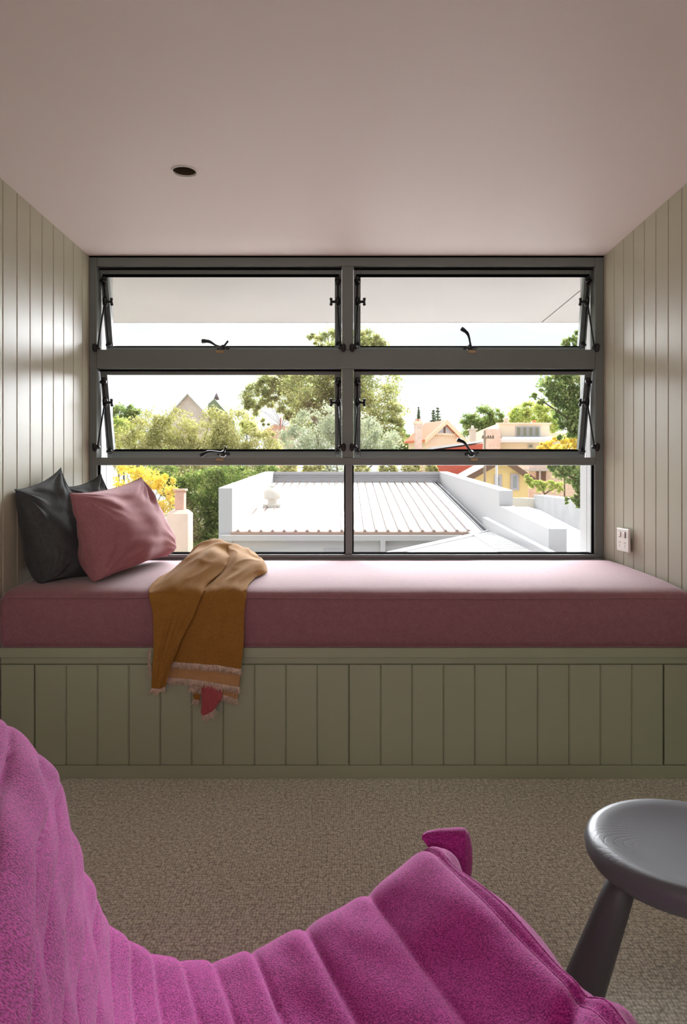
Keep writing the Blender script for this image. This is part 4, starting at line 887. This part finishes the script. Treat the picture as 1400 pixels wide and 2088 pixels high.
# centre gum (tall, open crown), two trees
tree('gum_tree', 'tall open gum tree with pale trunk behind the centre mullion', [(650, 790, 46, 60), (700, 770, 46, 60), (670, 700, 46, 34), (720, 700, 45, 34), (760, 720, 45, 30), (765, 790, 45, 52), (690, 840, 46, 55), (630, 850, 46, 38), (740, 850, 45, 50), (790, 850, 44, 34), (610, 800, 46, 36), (800, 880, 44, 28), (755, 690, 45, 20), (645, 690, 46, 15)], 30000, 3.4, 'gum', 1, (648, 860, 6), bk=bark, sub=30)
tree('gum_tree', 'spreading flat-topped gum tree left of the tall gum', [(520, 808, 54, 24), (545, 785, 54, 20), (580, 782, 54, 26), (620, 790, 54, 28), (505, 822, 54, 12), (550, 815, 54, 16), (590, 830, 54, 22), (530, 840, 54, 13), (602, 856, 54, 20), (540, 862, 54, 9)], 15000, 2.8, 'gum', 2, (574, 868, 1.1), bk=bark, sub=26)
tree('silver_tree', 'silvery grey-green leafy tree below the tall gum', [(640, 880, 34, 44), (690, 868, 34, 46), (740, 890, 34, 44), (600, 905, 34, 34), (780, 905, 34, 34), (690, 930, 34, 60), (800, 925, 34, 26)], 20000, 3.2, 'silver', 3, (690, 990, 4), sub=36, aspect=3)
# left mass of olive / bottlebrush bushes
tree('olive_bush', 'large pale olive bush filling the left of the view', [(300, 890, 25, 50), (360, 880, 25, 46), (425, 882, 25, 50), (480, 885, 25, 48), (530, 915, 25, 40), (260, 920, 25, 46), (340, 940, 25, 60), (430, 950, 25, 64), (500, 965, 25, 50)], 42000, 3.4, 'olive', 4, (430, 1000, 5), cat='bush', sub=60, aspect=3, spread=.2)
tree('shade_bush', 'darker green bush below the olive bush, beside the white roof', [(420, 1000, 18, 46), (400, 1060, 18, 50), (450, 1050, 18, 40), (360, 1000, 18, 30), (430, 1110, 18, 50), (330, 960, 18, 34), (470, 985, 18, 40), (540, 962, 20.5, 26)], 26000, 3.4, 'dark', 5, (420, 1100, 5), cat='bush', sub=50, aspect=2.4)
tree('yellow_bush', 'bright yellow-leaved shrub behind the cream chimney', [(290, 985, 16.5, 34), (320, 1010, 16.5, 36), (260, 975, 16.5, 30), (340, 990, 16.5, 22), (300, 1050, 16.5, 40), (250, 1030, 16.5, 34)], 6000, 3.6, 'yellow', 6, (300, 1080, 3), cat='bush', sub=24)
tree('garden_tree', 'small round dark green tree at the far left', [(250, 845, 40, 22), (272, 850, 40, 16), (235, 860, 40, 20)], 6000, 2.8, 'dark', 7, (252, 880, 2), sub=24)
tree('garden_bush', 'fresh green bush under the small dark tree at left', [(240, 880, 30, 26), (225, 900, 30, 24), (270, 885, 30, 20)], 6000, 3.2, 'fresh', 8, (242, 920, 2), cat='bush', sub=24)
tree('palm_tuft', 'spiky green tuft between the olive bush and gum tree', [(503, 858, 26, 13), (496, 872, 26, 10), (512, 872, 26, 10)], 900, 7, 'fresh', 9, (503, 880, 1.5), cat='palm', sub=8, aspect=9)
# right side
tree('street_tree', 'round olive green tree above the roofs, left of the terrace', [(985, 852, 52, 22), (960, 862, 52, 18), (1010, 856, 52, 20), (1030, 868, 52, 16), (965, 885, 52, 22), (1000, 880, 52, 26)], 10000, 2.6, 'dark', 10, (990, 900, 2), sub=30)
tree('street_tree', 'pale yellow-green tree behind the cream terrace', [(1060, 850, 50, 20), (1090, 845, 50, 24), (1120, 850, 50, 24), (1075, 835, 50, 16), (1120, 870, 50, 20), (1045, 870, 50, 12)], 8000, 2.8, 'fresh', 11, (1090, 880, 2), sub=24)
tree('leafy_tree', 'large dark leafy tree close at the right window edge', [(1140, 790, 13, 34), (1175, 780, 13, 34), (1115, 790, 13, 18), (1160, 840, 13, 34), (1185, 830, 13, 30), (1165, 700, 13, 16), (1182, 690, 13, 14), (1150, 880, 13, 18), (1185, 870, 13, 24), (1095, 815, 13, 14)], 11000, 3.7, 'dark', 12, (1230, 900, 8), sub=26, aspect=1.8)
tree('leafy_branch_tree', 'dark leafy tree hanging low at the right above the white wall', [(1170, 960, 9.5, 26), (1140, 955, 9.5, 16), (1125, 950, 9.5, 10), (1185, 990, 9.5, 20), (1172, 1018, 9.5, 9), (1150, 1022, 9.5, 8), (1190, 1025, 9.5, 14)], 3600, 3.6, 'dark', 13, (1215, 1000, 8), sub=22, aspect=1.8)
tree('yellow_bush', 'yellow flowering shrub in front of the cream terrace', [(1130, 908, 30, 16), (1160, 905, 30, 18), (1105, 912, 30, 10), (1180, 895, 30, 16)], 3500, 3, 'yellow', 14, (1150, 925, 2), cat='bush', sub=16)
tree('garden_bush', 'small green shrubs behind the white garden wall', [(1085, 985, 22, 10), (1100, 992, 22, 10), (1120, 990, 22, 11), (1140, 993, 22, 10), (1076, 975, 22, 8)], 3500, 2.8, 'fresh', 15, (1110, 1005, 2), cat='bush', sub=16)
tree('garden_bush', 'mixed green bushes between the silver tree and pink chimney', [(825, 900, 49, 16), (812, 880, 49, 14), (838, 905, 49, 10), (800, 915, 49, 20), (845, 925, 49, 14)], 5000, 2.8, 'dark', 16, (825, 930, 2), cat='bush', sub=18)
tree('garden_bush', 'low dark hedge behind the white far parapet', [(740, 955, 24, 16), (790, 955, 24, 18), (840, 957, 24, 16), (880, 960, 24, 12), (640, 955, 24, 20), (590, 955, 24, 18)], 9000, 3, 'olive', 17, (760, 975, 2), cat='bush', sub=24)
# norfolk pines
for k, (px, y0, y1, wpx, lab) in enumerate(((883, 838, 868, 8, 'shorter dark conifer behind the orange tiled roof, on the left'), (892, 833, 868, 9, 'taller dark conifer behind the orange tiled roof, on the right'), (853, 832, 858, 3, 'thin dark conifer top just above the pink brick chimney'))):
    Y = 70+k*2; t = thing('norfolk_pine', (px2x(px, Y), Y, -5), label=lab, cat='tree'); blobs = []
    for q in range(7):
        f = q/6; yy = y0+(y1-y0)*f; ww = wpx*(.25+.75*f); blobs.append(pb(px, yy, Y, ww, ww, 1.3))
    foliage(blobs, 1400, 1.6*Y/F, 40+k, 'pine', t, sub=14, spread=.5)
    tube('trunk', [(px2x(px, Y), Y, -5), (px2x(px, Y), Y, py2z(y0-2, Y))], [.25, .05], barkd, t, 6)

GR = {'pillow': 'pillows on the window seat', 'tree': 'trees seen through the window', 'bush': 'bushes seen through the window', 'chimney': 'chimneys seen through the window', 'pole': 'poles seen through the window'}
for o in C.objects:
    if o.get('category') in GR and not o.parent: o['group'] = GR[o['category']]
